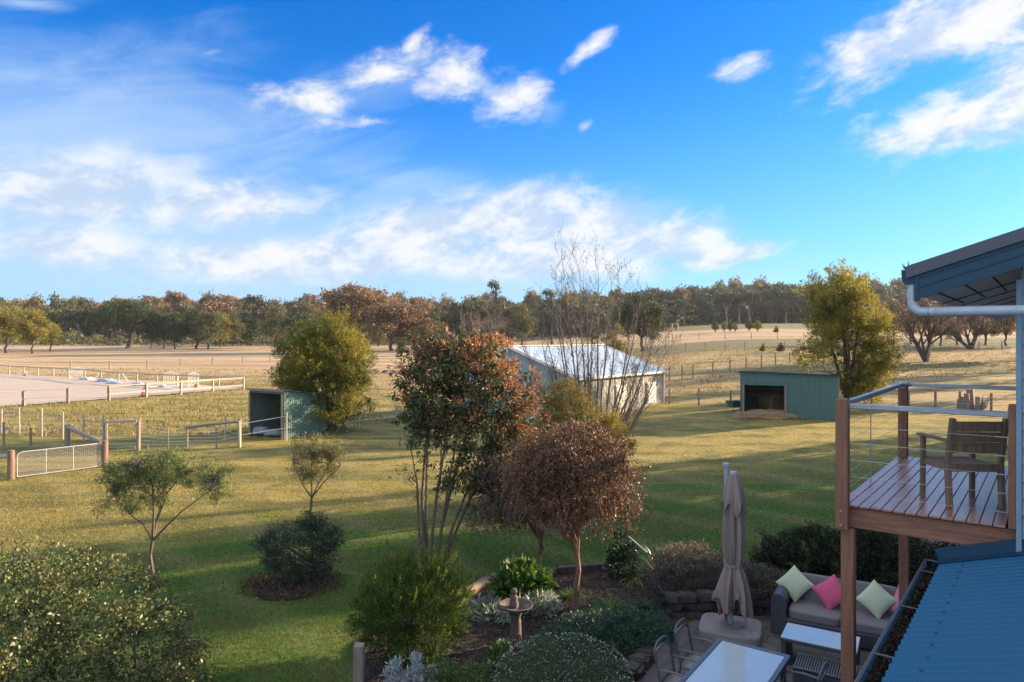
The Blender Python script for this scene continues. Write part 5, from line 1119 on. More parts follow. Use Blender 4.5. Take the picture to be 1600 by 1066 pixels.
p_.location = atd(560, 9.05)-Vector((a.x, 9.05, 0)); tag(p_, 'short weathered square timber post at the bottom edge beside the green shrub', 'post')
p_.location = Vector(((560-800)/F*9.05-a.x, 0, 0))
M_terra = surf('weathered_terracotta', (.11, .078, .062), (.05, .040, .036), 7, .85, bstr=.5, bdist=.01, fine=(14, .62, (.16, .16, .14)))
t = thing('bird_bath', 'stone bird bath with a little figure on its bowl in the mulch bed', 'bird bath', at(806, 1012))
mb = MB(); mb.lathe([(0, 0), (.17, 0), (.18, .04), (.12, .07), (.095, .12), (.085, .3), (.075, .45), (.10, .54), (.13, .57)], 24); mb.build('pedestal', M_terra, t, True)
mb = MB(); mb.lathe([(.10, .55), (.17, .58), (.25, .62), (.27, .655), (.255, .66), (.225, .63), (.10, .60), (0, .6)], 28); mb.build('bowl', M_terra, t, True)
mb = MB(); mb.lathe([(0, .6), (.07, .61), (.075, .66), (.055, .72), (.06, .75), (.045, .785), (.025, .79), (.045, .82), (.052, .85), (.04, .885), (0, .9)], 16, (-.03, .03, 0)); mb.build('figure', M_terra, t, True)
t = thing('garden_pole', 'thin pole, white above and black below, slanting over the right of the bed', 'pole', Vector((0, 0, 0)))
def P3(px, py, y): return Vector(((px-800)/F*y, y, CAMZ+(HZ-py)/F*y))
a0, a1, a2, a3 = P3(982, 838, 13.6), P3(1012, 864, 13.0), P3(1038, 884, 12.5), P3(1064, 902, 12.1)
for nm, a, b_, r, m_ in (('white_shaft', a0, a1, .010, M_cream), ('black_shaft', a1, a2, .017, M_black), ('black_shaft', a2, a3, .013, M_black)): mb = MB(); mb.tube([a, b_], r, 8); mb.build(nm, m_, t)
mb = MB(); mb.tube([a2, P3(1046, 912, 12.4)], .012, 6); mb.build('blue_handle', surf('blue_handle', (.12, .22, .4), (.08, .16, .3), 5, .4), t)
mb = MB(); h0 = [at(1025, 920), at(1036, 938), at(1050, 955), at(1064, 968)]; mb.tube([p+Vector((0, 0, .12+.02*i)) for i, p in enumerate(h0)], .011, 6); tag(mb.build('garden_hose', surf('grey_hose', (.10, .13, .18), (.07, .09, .13), 5, .4)), 'dark blue hose running down to the umbrella wall', 'hose')
# stone retaining wall under the grey shrubs: separate rocks laid up in courses
def rockwall(name, label, a, b, h, dth, seed, sz=.22, mat=None, cat='wall'):
    t = thing(name, label, cat, a); g_ = random.Random(seed); d = (b-a); L = d.length; d.normalize(); n_ = Vector((-d.y, d.x, 0)); z = 0; k = 0
    mb = MB(); rows = int(max(1, round(h/(sz*.62))))
    from mathutils import noise as nz
    import bmesh
    for r_ in range(rows):
        s = -g_.random()*sz*.5
        while s < L:
            w = sz*g_.uniform(.8, 1.7); bm = bmesh.new(); bmesh.ops.create_cube(bm, size=1); bmesh.ops.bevel(bm, geom=bm.edges[:], offset=.16, segments=2, affect='EDGES')
            hh = h/rows; c = d*(s+w/2)+n_*(g_.uniform(-.02, .02)-dth*0)+Vector((0, 0, hh*(r_+.5))); rzz = math.atan2(d.y, d.x)+g_.uniform(-.06, .06)
            V = []
            for v in bm.verts:
                p = Vector((v.co.x*w*.97, v.co.y*dth, v.co.z*hh*1.03)); p *= 1+.28*nz.noise(p*7+Vector((k*3.1, 0, 0))); V.append(c+Matrix.Rotation(rzz, 3, 'Z') @ p)
            mb.add(V, [tuple(x.index for x in f.verts) for f in bm.faces]); bm.free(); s += w; k += 1
    mb.build('stones', mat or M_stone, t, True); return t
rockwall('retaining_wall', 'dark rock retaining wall behind the umbrella base', Vector((2.72, 11.65, 0)), Vector((5.0, 11.95, 0)), .42, .24, 5)
rockwall('low_stone_edging', 'low stone edging at the corner of the bed beside the dining chairs', at(985, 1063), at(1012, 1030), .16, .28, 6, .26)
rockwall('low_stone_edging', 'dark stone edging beside the concrete path under the deck', EDGE_R[0], EDGE_R[1], .26, .32, 7, .36, surf('grey_stone', (.14, .135, .13), (.06, .058, .055), 5, .9, bstr=.8, bdist=.03))
# soil behind the retaining wall
o = sheet('raised_soil', [Vector((2.7, 11.7, 0)), Vector((5.0, 12.0, 0)), Vector((5.0, 12.7, 0)), Vector((2.6, 12.8, 0))], M_mulch, .30, 4, bump=.05)

# ------------------------------------------------------------------ patio furniture
M_alu = surf('charcoal_aluminium', (.085, .095, .11), (.06, .068, .08), 8, .35, bstr=.03)
M_sling = surf('taupe_sling', (.26, .235, .23), (.20, .18, .178), 60, .75, bstr=.2, bdist=.002)
def glass_mat():
    m, nt, out = newmat('frosted_table_glass'); n = noise(nt, coords(nt), 3, 4); n2 = noise(nt, coords(nt), 26, 3)
    c = mixc(nt, n, (.34, .42, .44), (.42, .50, .51)); c = mixc(nt, mth(nt, 'MULTIPLY', mth(nt, 'GREATER_THAN', n2, .64), .25), c, (.25, .24, .2))
    bsdf(nt, out, c, mth(nt, 'ADD', mth(nt, 'MULTIPLY', n2, .12), .06), 0, 1.0); return m
M_tglass = glass_mat()
TA = math.atan2(-.58, .82)   # table width direction
t = thing('dining_table', 'long outdoor dining table with pale glass top and dark frame at the bottom edge', 'dining table', Vector((2.79, 9.2, 0)), TA)
TW, TL = .92, 2.1; th = .74
mb = MB()
for a, b_ in (((0, -.03, th), (TW, -.03, th)), ((0, -TL+.03, th), (TW, -TL+.03, th)), ((.03, -.061, th), (.03, -TL+.061, th)), ((TW-.03, -.061, th), (TW-.03, -TL+.061, th))): mb.bar(a, b_, .06, .045, .006)
mb.build('frame', M_alu, t); mb = MB(); mb.box((TW/2, -TL/2, th+.004), (TW-.118, TL-.118, .010), ch=.002); mb.build('glass_top', M_tglass, t)
for x in (.07, TW-.07):
    for y in (-.09, -TL+.09): mb = MB(); mb.bar((x, y, 0), (x, y, th-.03), .06, .06, .006, up=Vector((0, 1, 0))); mb.build('leg', M_alu, t)
TM = Matrix.Translation((2.79, 9.2, 0)) @ Matrix.Rotation(TA, 4, 'Z')
def sling_chair():
    """faces +x"""
    t = thing('dining_chair', '', 'chair'); w = .46
    hb_ = lambda z: -.24-(z-.42)*.20
    mb = MB()
    for s_ in (-1, 1):
        mb.tube([(.22, s_*w/2, 0), (.20, s_*w/2, .42), (.14, s_*w/2, .63), (-.05, s_*w/2, .66), (-.27, s_*w/2, .64)], .014, 8)
        mb.tube([(-.34, s_*w/2, 0), (-.24, s_*w/2, .42), (hb_(.84), s_*w/2*.97, .84)], .015, 8); mb.tube([(.20, s_*w/2, .42), (-.24, s_*w/2, .42)], .013, 8)
    mb.build('frame', M_alu, t, True)
    mb = MB(); arc = [(hb_(.84+.09*math.sin(math.pi*k/10)), w/2*.97*math.cos(math.pi*k/10), .84+.09*math.sin(math.pi*k/10)) for k in range(11)]
    mb.tube(arc, .015, 8); mb.tube([(hb_(.80), -w/2+.01, .80)]+[(hb_(.80+.05*math.sin(math.pi*k/8)), -w/2*.95*math.cos(math.pi*k/8), .80+.05*math.sin(math.pi*k/8)) for k in range(1, 8)]+[(hb_(.80), w/2-.01, .80)], .010, 8); mb.build('top_rail', M_alu, t, True)
    V = []; Q = []; n1_, n2_ = 9, 10
    for i in range(n1_+1):
        for j in range(n2_+1):
            s_ = -1+2*j/n2_; z = .44+(.80+.045*math.sqrt(max(0, 1-s_*s_))-.44)*i/n1_; V.append((hb_(z)-.018*(1-s_*s_)-.006*math.cos(i*2.1), s_*(w/2-.02), z))
    Q = [(i*(n2_+1)+j, i*(n2_+1)+j+1, (i+1)*(n2_+1)+j+1, (i+1)*(n2_+1)+j) for i in range(n1_) for j in range(n2_)]
    mb = MB(); mb.add(V, Q); ob = mb.build('backrest', M_sling, t, True); md = ob.modifiers.new('thick', 'SOLIDIFY'); md.thickness = .012
    V = [(-.24+.45*i/8, (w/2-.02)*(-1+2*j/8), .42-.02*math.sin(math.pi*i/8)*(1-(-1+2*j/8)**2)) for i in range(9) for j in range(9)]
    mb = MB(); mb.add(V, [(i*9+j, i*9+j+1, (i+1)*9+j+1, (i+1)*9+j) for i in range(8) for j in range(8)]); ob = mb.build('seat', M_sling, t, True); md = ob.modifiers.new('thick', 'SOLIDIFY'); md.thickness = .012
    return t
proto = sling_chair(); first = True
for (lx, ly, rz, lab) in ((-.13, -.20, 0, 'sling dining chair at the far left side of the table nearest the umbrella'), (-.13, -.86, 0, 'sling dining chair at the left side of the table closest to the bottom edge'), (TW+.13, -.42, math.pi, 'dark framed dining chair at the right side of the table nearest the sofa'), (TW+.10, -1.05, math.pi, 'dark framed dining chair at the right side of the table cut by the bottom edge')):
    o = proto if first else copy_tree(proto); first = False
    o.location = TM @ Vector((lx, ly, 0)); o.rotation_euler = (0, 0, TA+rz); o['label'] = lab; o['group'] = 'chairs round the dining table'

# cantilever umbrella, folded
M_canvas = surf('taupe_canvas', (.26, .205, .185), (.18, .145, .13), 9, .85, stretch=(1, 1, .35), bstr=.5, bdist=.02)
t = thing('folded_umbrella', 'folded taupe cantilever umbrella on a pale slab base', 'umbrella', Vector((3.52, 11.0, 0)), R(-22))
M_slab = surf('moulded_base', (.22, .20, .185), (.15, .14, .13), 6, .7, bstr=.2)
mb = MB(); n = 40; prof = []
def rsq(a, s, p_=6): return s*(abs(math.cos(a))**p_+abs(math.sin(a))**p_)**(-1/p_)
for zz, sc in ((0, 1), (.13, 1), (.155, .985), (.17, .95), (.17, .0)):
    for k in range(n): a = 2*math.pi*k/n; r = rsq(a, .46)*sc; mb.v.append((r*math.cos(a)*1.05, r*math.sin(a)*.9, zz))
mb.f = [(i*n+k, i*n+(k+1) % n, (i+1)*n+(k+1) % n, (i+1)*n+k) for i in range(4) for k in range(n)]; mb.build('base', M_slab, t, True)
mb = MB(); mb.tube([(.02, .01, .17), (.02, .01, .195)], .20, 8); mb.build('base_plate', M_slab, t)
mb = MB(); mb.tube([(.38, -.2, .17), (.38, -.2, .176)], .04, 12); mb.build('filler_cap', M_steel, t)
M_pole = surf('grey_pole', (.30, .33, .36), (.24, .27, .30), 7, .4)
mb = MB(); mb.box((0, 0, .55), (.075, .075, .72), ch=.01); mb.box((-.07, .06, 1.45), (.07, .07, 2.5), ch=.01); mb.build('pole', M_pole, t)
mb = MB(); mb.box((-.075, .06, 2.72), (.11, .09, .09), ch=.02); mb.build('pole_head', M_pole, t)
def cloth(r, z, a):
    k = (2.62-z)/2.3; f = .10+.16*min(1, k*1.2)
    r = r*.9
    w = r*(1+f*math.sin(7*a+2.2*k)+f*.6*math.sin(12*a-3*k+1)+.05*math.sin(23*a+4*k)+.02*math.sin(41*a-9*k))
    return w, z
def hem(r, z, a):
    w, _ = cloth(r, z, a); return w, z+(.0 if z > .6 else (.14*math.sin(4*a+.6)+.08*math.sin(9*a)))
mb = MB(); mb.lathe([(.05, 2.60), (.085, 2.50), (.12, 2.35), (.148, 2.20), (.152, 2.0), (.162, 1.8), (.165, 1.55), (.155, 1.35), (.135, 1.22), (.115, 1.16), (.145, 1.08), (.20, .92), (.235, .75), (.255, .60), (.265, .48), (.25, .48), (.20, .7), (.13, 1.0)], 180, fn=hem); ob = mb.build('canopy', M_canvas, t, True); ob.location = (.05, -.05, 0)
mb = MB(); mb.lathe([(.045, 2.63), (.10, 2.50), (.148, 2.33), (.176, 2.18), (.17, 2.16), (.13, 2.3)], 72, fn=lambda r, z, a: (r*(1+.13*math.sin(5*a)), z-(.10*(1+math.sin(5*a+1.5)) if z < 2.25 else 0))); ob = mb.build('vent_flap', M_canvas, t, True); ob.location = (.05, -.05, 0)
mb = MB(); mb.lathe([(0, 2.655), (.05, 2.65), (.062, 2.63), (.062, 2.60), (0, 2.60)], 20, (.05, -.05, 0)); mb.build('top_cap', M_pole, t, True)
mb = MB(); mb.lathe([(.128, 1.135), (.131, 1.16), (.128, 1.185)], 40, (.05, -.05, 0)); mb.build('tie_strap', M_canvas, t, True)
mb = MB(); mb.tube([(.05, -.05, .45), (.05, -.05, 2.6)], .022, 8); mb.build('mast', M_pole, t)

# sofa
SA = R(-30); S0 = Vector((4.30, 11.02, 0))
def weave(name, c1, c2, sc=38):
    m, nt, out = newmat(name); v = coords(nt); w1 = nt.nodes.new('ShaderNodeTexWave'); w1.inputs['Scale'].default_value = sc; w1.bands_direction = 'Z'; nt.links.new(v, w1.inputs[0])
    w2 = nt.nodes.new('ShaderNodeTexWave'); w2.inputs['Scale'].default_value = sc*.8; w2.bands_direction = 'X'; nt.links.new(v, w2.inputs[0])
    f = mth(nt, 'MAXIMUM', w1.outputs['Fac'], w2.outputs['Fac']); c = mixc(nt, f, c2, c1); bsdf(nt, out, c, .4, 0, .5, bump=f, bstr=.5, bdist=.004); return m
M_wick = weave('dark_wicker', (.055, .065, .08), (.018, .022, .028)); M_cush = surf('grey_cushion_fabric', (.185, .175, .175), (.15, .14, .142), 40, .85, bstr=.12, bdist=.003)
def softbox(mb, c, d, M=None, e=.35, puff=.12, n=10):
    """cushion: super-ellipsoid with puffed faces"""
    V = []; idx = {}
    import bmesh
    bm = bmesh.new(); bmesh.ops.create_cube(bm, size=2); bmesh.ops.subdivide_edges(bm, edges=bm.edges[:], cuts=n, use_grid_fill=True)
    for v in bm.verts:
        p = v.co; q = Vector([math.copysign(abs(k)**1.0, k) for k in p]); l8 = (abs(p.x)**8+abs(p.y)**8+abs(p.z)**8)**(1/8); q = p/l8 if l8 > 1 else p
        q = Vector((q.x*d[0]/2, q.y*d[1]/2, q.z*d[2]/2*(1+puff*(1-q.x*q.x)*(1-q.y*q.y)-0)))
        if M is not None: q = M @ q
        v.co = q+Vector(c)
    bm.verts.index_update(); mb.add([v.co.copy() for v in bm.verts], [tuple(x.index for x in f.verts) for f in bm.faces]); bm.free()
t = thing('outdoor_sofa', 'dark wicker outdoor sofa with grey cushions beyond the coffee table', 'sofa', S0, SA)
SL, SD = 2.62, .86
mb = MB(); mb.box((SL/2, SD/2, .15), (SL-.1, SD-.04, .26), ch=.03); mb.build('base', M_wick, t)
for x in (.0, SL):
    mb = MB(); ra = .115
    pts = [(ra*math.cos(a), 0, .56+ra*.8*math.sin(a)) for a in np.linspace(0, math.pi, 9)]; prof = [(-ra, .02), (-ra*.97, .35)]+[(-p[0], p[2]) for p in pts]+[(ra*.97, .35), (ra, .02)]
    prof = [(ra*math.cos(a), .54+ra*math.sin(a)) for a in np.linspace(math.pi, 0, 9)]; prof = [(-ra, .02)]+prof+[(ra, .02)]
    V = [(x+a, y, z) for y in (.0, SD) for a, z in prof]; k = len(prof); mb.add(V, [(i, (i+1) % k, k+(i+1) % k, k+i) for i in range(k)]+[tuple(range(k))[::-1], tuple(range(k, 2*k))]); mb.build('armrest', M_wick, t, True)
mb = MB(); mb.box((SL/2, SD-.05, .40), (SL-.2, .09, .62), ch=.03); mb.build('back_frame', M_wick, t)
cw = (SL-.26)/3
for k in range(3):
    mb = MB(); softbox(mb, (.13+cw*(k+.5), .36, .345), (cw-.012, .66, .16)); mb.build('seat_cushion', M_cush, t, 'all')
    mb = MB(); softbox(mb, (.13+cw*(k+.5), .70, .60+.01*k), (cw-.02, .16, .46), M=Matrix.Rotation(R(-12), 3, 'X'), puff=0); mb.build('back_cushion', M_cush, t, 'all')
SM = Matrix.Translation(S0) @ Matrix.Rotation(SA, 4, 'Z')
def pillow(label, lx, mat, tilt, rot, ly=.50, z=.70, s=.43):
    n = 14; V = []
    for side in (1, -1):
        for i in range(n+1):
            for j in range(n+1):
                a, b_ = -1+2*i/n, -1+2*j/n; k = (1-abs(a)**2.4)*(1-abs(b_)**2.4); pinch = 1-.07*(1-a*a)*(abs(b_)**2) ; pinch2 = 1-.07*(1-b_*b_)*(abs(a)**2)
                V.append((a*s/2*pinch2, side*.075*max(k, 0)**.55, b_*s/2*pinch))
    m_ = (n+1)**2; Q = [(i*(n+1)+j, i*(n+1)+j+1, (i+1)*(n+1)+j+1, (i+1)*(n+1)+j) for i in range(n) for j in range(n)]
    mb = MB(); mb.add(V, Q+[tuple(m_+x for x in q[::-1]) for q in Q])
    o = mb.build('scatter_cushion', mat, None, 'all'); o.matrix_world = SM @ Matrix.Translation((lx, ly, z)) @ Matrix.Rotation(R(tilt), 4, 'X') @ Matrix.Rotation(R(rot), 4, 'Y'); tag(o, label, 'cushion', 'scatter cushions on the sofa')
M_lime = surf('pale_green_cushion', (.50, .56, .38), (.44, .50, .33), 30, .85, bstr=.1); M_pink = surf('pink_cushion', (.62, .10, .20), (.52, .08, .17), 30, .85, bstr=.1); M_pink2 = surf('soft_pink_cushion', (.60, .19, .28), (.52, .16, .24), 30, .85, bstr=.1)
pillow('pale green square cushion at the left end of the sofa', .18, M_lime, -28, 40); pillow('deep pink square cushion left of centre on the sofa', .74, M_pink, -30, 50, .48, .66)
pillow('pale green square cushion right of the near deck post', 1.38, M_lime, -28, 38, .46, .68); pillow('softer pink square cushion at the right end of the sofa half behind the gutter', 1.80, M_pink2, -24, 22, .52, .66)
# coffee table and wicker stool
t = thing('coffee_table', 'low wicker coffee table with pale glass top in front of the sofa', 'coffee table', Vector((3.92, 9.99, 0)), R(-31))
mb = MB(); mb.box((.51, .29, .385), (1.02, .60, .05), ch=.012); mb.build('top_frame', M_wick, t); mb = MB(); mb.box((.51, .29, .415), (1.0, .585, .012), ch=.003); mb.build('glass_top', M_tglass, t)
for x in (.05, .97):
    mb = MB(); mb.box((x, .29, .18), (.08, .56, .36), ch=.012); mb.build('leg_panel', M_wick, t)
t = thing('wicker_footstool', 'low slatted wicker footstool pushed in front of the coffee table', 'footstool', Vector((3.86, 9.42, 0)), R(-31))
mb = MB(); mb.box((.50, .25, .12), (.98, .46, .20), ch=.02); mb.build('body', M_wick, t)
mb = MB(); mb.box((.5, .25, .232), (.98, .46, .02)); mb.build('top_base', M_black, t)
mb = MB()
for k in range(30): mb.bar((.03+k*.0325, .02, .252), (.03+k*.0325, .48, .252), .012, .014)
mb.bar((0, .012, .25), (1.0, .012, .25), .02, .02); mb.bar((0, .488, .25), (1.0, .488, .25), .02, .02); mb.build('slatted_top', surf('grey_cane', (.14, .155, .17), (.10, .11, .12), 9, .45), t)
# ------------------------------------------------------------------ far trees and forest
M_gum = [leafmat('gum_leaves_brown', [(0.099, 0.083, 0.046), (0.157, 0.124, 0.066), (0.231, 0.173, 0.096), (0.124, 0.116, 0.053)], .25, .6, .2),
         leafmat('gum_leaves_olive', [(0.058, 0.074, 0.033), (0.099, 0.107, 0.046), (0.157, 0.148, 0.063), (0.083, 0.091, 0.041)], .25, .6, .2),
         leafmat('gum_leaves_dark', [(0.036, 0.056, 0.033), (0.063, 0.083, 0.046), (0.099, 0.109, 0.059)], .2, .6, .2),
         leafmat('pine_dark', [(0.026, 0.049, 0.020), (0.049, 0.074, 0.030), (0.091, 0.099, 0.036)], .2, .6, .2),
         leafmat('gold_leaves', [(0.099, 0.116, 0.026), (0.198, 0.181, 0.036), (0.330, 0.247, 0.049)], .3, .6, .2),
         leafmat('rust_leaves', [(0.140, 0.091, 0.053), (0.231, 0.148, 0.083), (0.314, 0.206, 0.116)], .25, .6, .2)]
M_pale = surf('pale_gum_bark', (.34, .29, .25), (.18, .15, .13), 2, .8)
def tree_proto(kind, mat, seed, K=26, n=70, L=.42, bark=None):
    """height about 10, standing at the origin"""
    g = random.Random(seed); t = bpy.data.objects.new('gum_tree', None)
    if kind == 'gum': bl = [(g.uniform(-2, 2), g.uniform(-2, 2), g.uniform(6.4, 8.8), g.uniform(1.3, 2.1), g.uniform(1.3, 2), g.uniform(.8, 1.3)) for _ in range(6)]+[(g.uniform(-2.2, 2.2), g.uniform(-2, 2), g.uniform(4.0, 6.2), 1.4, 1.4, 1.0) for _ in range(4)]; fk = (g.uniform(-.3, .3), 0, 4.0)
    elif kind == 'round': bl = [(0, 0, 5.6, 3.0, 3.0, 3.2), (-1.8, 0, 4.6, 1.8, 2, 2.0), (1.7, .5, 5.0, 1.8, 2, 2.2), (.3, 0, 8.0, 1.8, 1.8, 1.7), (-1.0, 0, 7.2, 1.5, 1.5, 1.4), (0, -.5, 3.2, 2.6, 2.2, 1.3)]; fk = (0, 0, 2.6)
    elif kind == 'spread': bl = [(0, 0, 7.2, 4.6, 3.6, 2.0), (-4.2, 0, 5.6, 3.0, 2.6, 1.6), (4.2, 0, 5.6, 3.2, 2.6, 1.5), (0, -1.4, 5.0, 4.6, 2.0, 1.3), (-5.4, 0, 3.8, 1.8, 1.8, 1.2), (5.0, 0, 4.0, 1.8, 1.8, 1.2)]; fk = (.5, 0, 2.6)
    elif kind == 'cone': bl = [(0, 0, 3.4, 2.2, 2.2, 2.0), (0, 0, 5.6, 1.7, 1.7, 2.0), (0, 0, 8.0, 1.0, 1.0, 1.6)]; fk = (0, 0, 3)
    elif kind == 'tall': bl = [(g.uniform(-1, 1), 0, g.uniform(7.6, 9.6), 1.0, 1.0, .55) for _ in range(4)]+[(g.uniform(-1.3, 1.3), 0, g.uniform(5.4, 7.4), .9, .9, .5) for _ in range(3)]; fk = (.2, 0, 6.0)
    C, P, O = clumps(bl, K, n, .95 if kind != 'tall' else .6, seed, .6, .62)
    P[:, 2] = np.maximum(P[:, 2], .5)
    leaf_mesh('crown', P, L, L*.5, mat, t, seed+1, axis=O*.4+np.array([0, 0, .2]))
    mb = MB(); limbs(mb, (0, 0, 0), fk, C, .24 if kind != 'spread' else .42, seed, 7, rt=.05, n=6); mb.build('trunk', bark or M_barkdark, t); return t
protos = {}
def P_(kind, mi, seed, **k):
    key = (kind, mi, seed)
    if key not in protos: protos[key] = [tree_proto(kind, M_gum[mi], seed, **k), False]
    return key
def put(key, name, label, loc, h, group=None, sx=1.0, rz=0, cat='tree'):
    pr = protos[key]
    if not pr[1]: o = pr[0]; link(o); pr[1] = True
    else: o = copy_tree(pr[0])
    o.name = name; s = h/9.6; o.location = loc; o.scale = (s*sx, s*sx, s); o.rotation_euler = (0, 0, rz); return tag(o, label, cat, group)
def copy_tree(o, parent=None):
    c = o.copy(); link(c, parent)
    for ch in list(o.children):
        d_ = ch.copy(); link(d_, c)
        for q in list(ch.children): e_ = q.copy(); link(e_, d_)
    return c
def ptree(kind, mi, seed, name, label, px, py, top, w, group=None, **k):
    key = P_(kind, mi, seed, **k); b = at(px, py); s = b.y/F; h = (py-top)*s
    wid = {'gum': 6.4, 'round': 7.2, 'spread': 13.6, 'cone': 4.6, 'tall': 3.4}[kind]
    return put(key, name, label, b-Vector((0, 0, .1)), h, group, sx=(w*s)/(wid*h/9.6), rz=0)
ptree('round', 4, 201, 'golden_tree', 'golden lit round tree cut by the left edge beyond the arena', 10, 552, 470, 60, K=80, n=110, L=.3)
ptree('round', 4, 202, 'golden_tree', 'orange gold tree second from the left edge beyond the arena', 50, 553, 474, 48, K=80, n=110, L=.3)
ptree('round', 4, 201, 'golden_tree', 'lower rounded golden tree right of the two tall gold ones', 79, 549, 504, 34)
ptree('cone', 3, 203, 'small_conifer', 'small dark tree left of the big spreading tree, left one of the pair', 106, 525, 500, 18, K=30, n=90)
ptree('cone', 4, 204, 'small_conifer', 'small yellow green tree just left of the big spreading tree', 128, 528, 496, 18, K=30, n=90)
ptree('spread', 3, 205, 'spreading_pine', 'big dark spreading flat layered tree beyond the arena', 200, 545, 463, 108, K=120, n=130, L=.26)
LT = 'dark trees lining the left paddock'
for i, (px, py, top, w, mi) in enumerate(((236, 545, 492, 26, 3), (256, 545, 484, 44, 3), (273, 546, 486, 34, 3), (307, 545, 479, 54, 3), (325, 546, 480, 46, 1), (345, 542, 486, 36, 4), (365, 541, 487, 34, 1), (392, 540, 492, 36, 3), (412, 534, 497, 22, 1))):
    names_ = ['narrow dark tree just right of the big spreading tree', 'dark tree with two thin trunks right of the spreading tree', 'leaning trunk dark tree third right of the spreading tree', 'wide dark tree in the middle of the left paddock row', 'tree with sunlit yellow shoulder in the left paddock row', 'yellow green tree on the sunny side of the wide dark row', 'olive tree before the dark gap in the left row', 'last dark low tree of the left paddock row', 'small olive tree left of the round wattle crown']
    ptree('round', mi, 206+i % 3, 'paddock_tree', names_[i], px, py, top, w, LT, K=70, n=110, L=.3)
ptree('gum', 5, 211, 'brown_gum', 'tall rust brown gum rising behind the round wattle, left dome', 537, 548, 446, 70, K=70, n=150, L=.34)
ptree('gum', 5, 212, 'brown_gum', 'rust brown gum with twin dome right of the left one behind the wattle', 572, 548, 448, 70, K=70, n=150, L=.34)
ptree('round', 5, 213, 'brown_gum', 'broad rust brown rounded gum left of the photinia', 612, 549, 466, 90, K=80, n=130, L=.32)
ptree('round', 5, 214, 'brown_gum', 'rust brown gum right beside the broad rounded one', 648, 548, 470, 70, K=80, n=130, L=.32)
ptree('round', 2, 215, 'grey_gum', 'grey rounded tree between the rust gums and the red tipped tree', 672, 547, 486, 50, K=70, n=110, L=.3)
ptree('round', 2, 215, 'dark_gum', 'dark blue green tree right behind the round wattle crown top', 470, 545, 470, 60)
ptree('round', 1, 208, 'olive_tree', 'olive tree behind the left shoulder of the round wattle', 430, 543, 474, 50)
ptree('cone', 4, 204, 'young_tree', 'small yellow green young tree standing before the rust gums', 591, 541, 512, 24)
ptree('cone', 3, 203, 'young_tree', 'tiny dark round tree on the paddock left of the photinia', 627, 557, 527, 18)
ptree('round', 1, 216, 'olive_tree', 'olive rounded tree above the left end of the pale shed roof', 815, 541, 471, 46, K=70, n=110, L=.3)
ptree('round', 3, 217, 'evergreen_tree', 'large dark green tree right of the bare tree crown', 1003, 549, 450, 84, K=90, n=120, L=.3)
ptree('cone', 4, 218, 'olive_conifer', 'narrow olive gold tree rising behind the pale shed roof ridge', 962, 574, 503, 42, K=50, n=110, L=.28)
ptree('round', 3, 209, 'evergreen_tree', 'dark rounded tree left of the narrow olive gold one', 925, 548, 478, 60)
# tall thin gums above the skyline
ptree('tall', 2, 221, 'tall_gum', 'tall thin gum with a small tuft standing clear of the skyline', 776, 540, 442, 24, K=18, n=60, L=.3)
ptree('tall', 2, 221, 'tall_gum', 'second thin gum above the shed, lower than its neighbour', 862, 541, 455, 26)
# young trees in rows on the right paddock
RT = 'young trees on the right paddock'
for i, (px, py, top, w) in enumerate(((1118, 520, 503, 12), (1132, 520, 502, 10), (1141, 520, 502, 9), (1149, 520, 503, 8), (1171, 519, 500, 13), (1184, 519, 501, 14), (1213, 521, 509, 7), (1192, 551, 536, 8), (1220, 551, 534, 11))):
    lb_ = ['leftmost young tree of the far right paddock row', 'second young tree of the far right paddock row', 'third young tree, beside a taller one in the row', 'last young tree of the first four in the row', 'left one of the pair of round young trees', 'right one of the pair of round young trees', 'single tiny tree right of the round pair', 'small sapling in the shaded strip left of the golden tree', 'larger sapling just left of the golden tree in the shaded strip'][i]
    ptree('round' if i < 6 else 'cone', (1, 4)[i % 2], 219, 'young_tree', lb_, px, py, top, w, RT, K=60, n=80, L=.5)
# bare willows on the right
def bare(name, label, px, py, top, seed, stems, r0, nch, depth, mat, spreadx=1.0, width=None, budn=900):
    b = at(px, py); h = (py-top)*b.y/F; t = thing(name, label, 'tree', b); mb = MB(); g = random.Random(seed); tips = []
    for k in range(stems):
        a = g.uniform(.15, 1.0)*(-1 if k % 2 else 1)*spreadx
        grow(mb, (g.uniform(-.1, .1), 0, -.1), (a, g.uniform(-.5, .5), 1.0), h*.46, r0*g.uniform(.6, 1), depth, g, up=.07, spread=.55, nch=nch, jit=.12, tips=tips, n=6, ratio=.62, rmin=.012)
    mb.build('trunk', mat, t); TT = np.array([tuple(p) for p in tips]); gg = np.random.default_rng(seed); s_ = TT[gg.choice(len(TT), budn)]
    leaf_mesh('twigs', s_+gg.normal(size=s_.shape)*.22, .30, .020, leafmat('russet_twigs', [(.14, .095, .06), (.20, .13, .08), (.10, .07, .05)], .1), t, seed, axis=np.array([0, 0, .8]), lvar=.6); return t
bare('bare_willow', 'large leafless tree with dark forked trunk on the right paddock behind the deck', 1447, 566, 436, 31, 7, .22, 4, 3, M_barkdark, .75, budn=12000)
bare('bare_willow', 'second leafless tree farther back to the right by the fence', 1518, 546, 462, 33, 6, .26, 4, 3, M_barkdark, 1.0, budn=9000)
bare('bare_grey_tree', 'grey leafless tree left of the tall thin gum', 735, 541, 470, 35, 5, .22, 4, 3, M_twig, .8, budn=3500)
bare('bare_grey_tree', 'grey leafless tree right of the photinia crown', 765, 541, 478, 36, 5, .2, 4, 3, M_twig, .8, budn=3500)
bare('bare_grey_tree', 'grey leafless tree behind the dark conifer at far left', 96, 535, 487, 37, 5, .2, 4, 2, M_twig, .8, budn=2500)

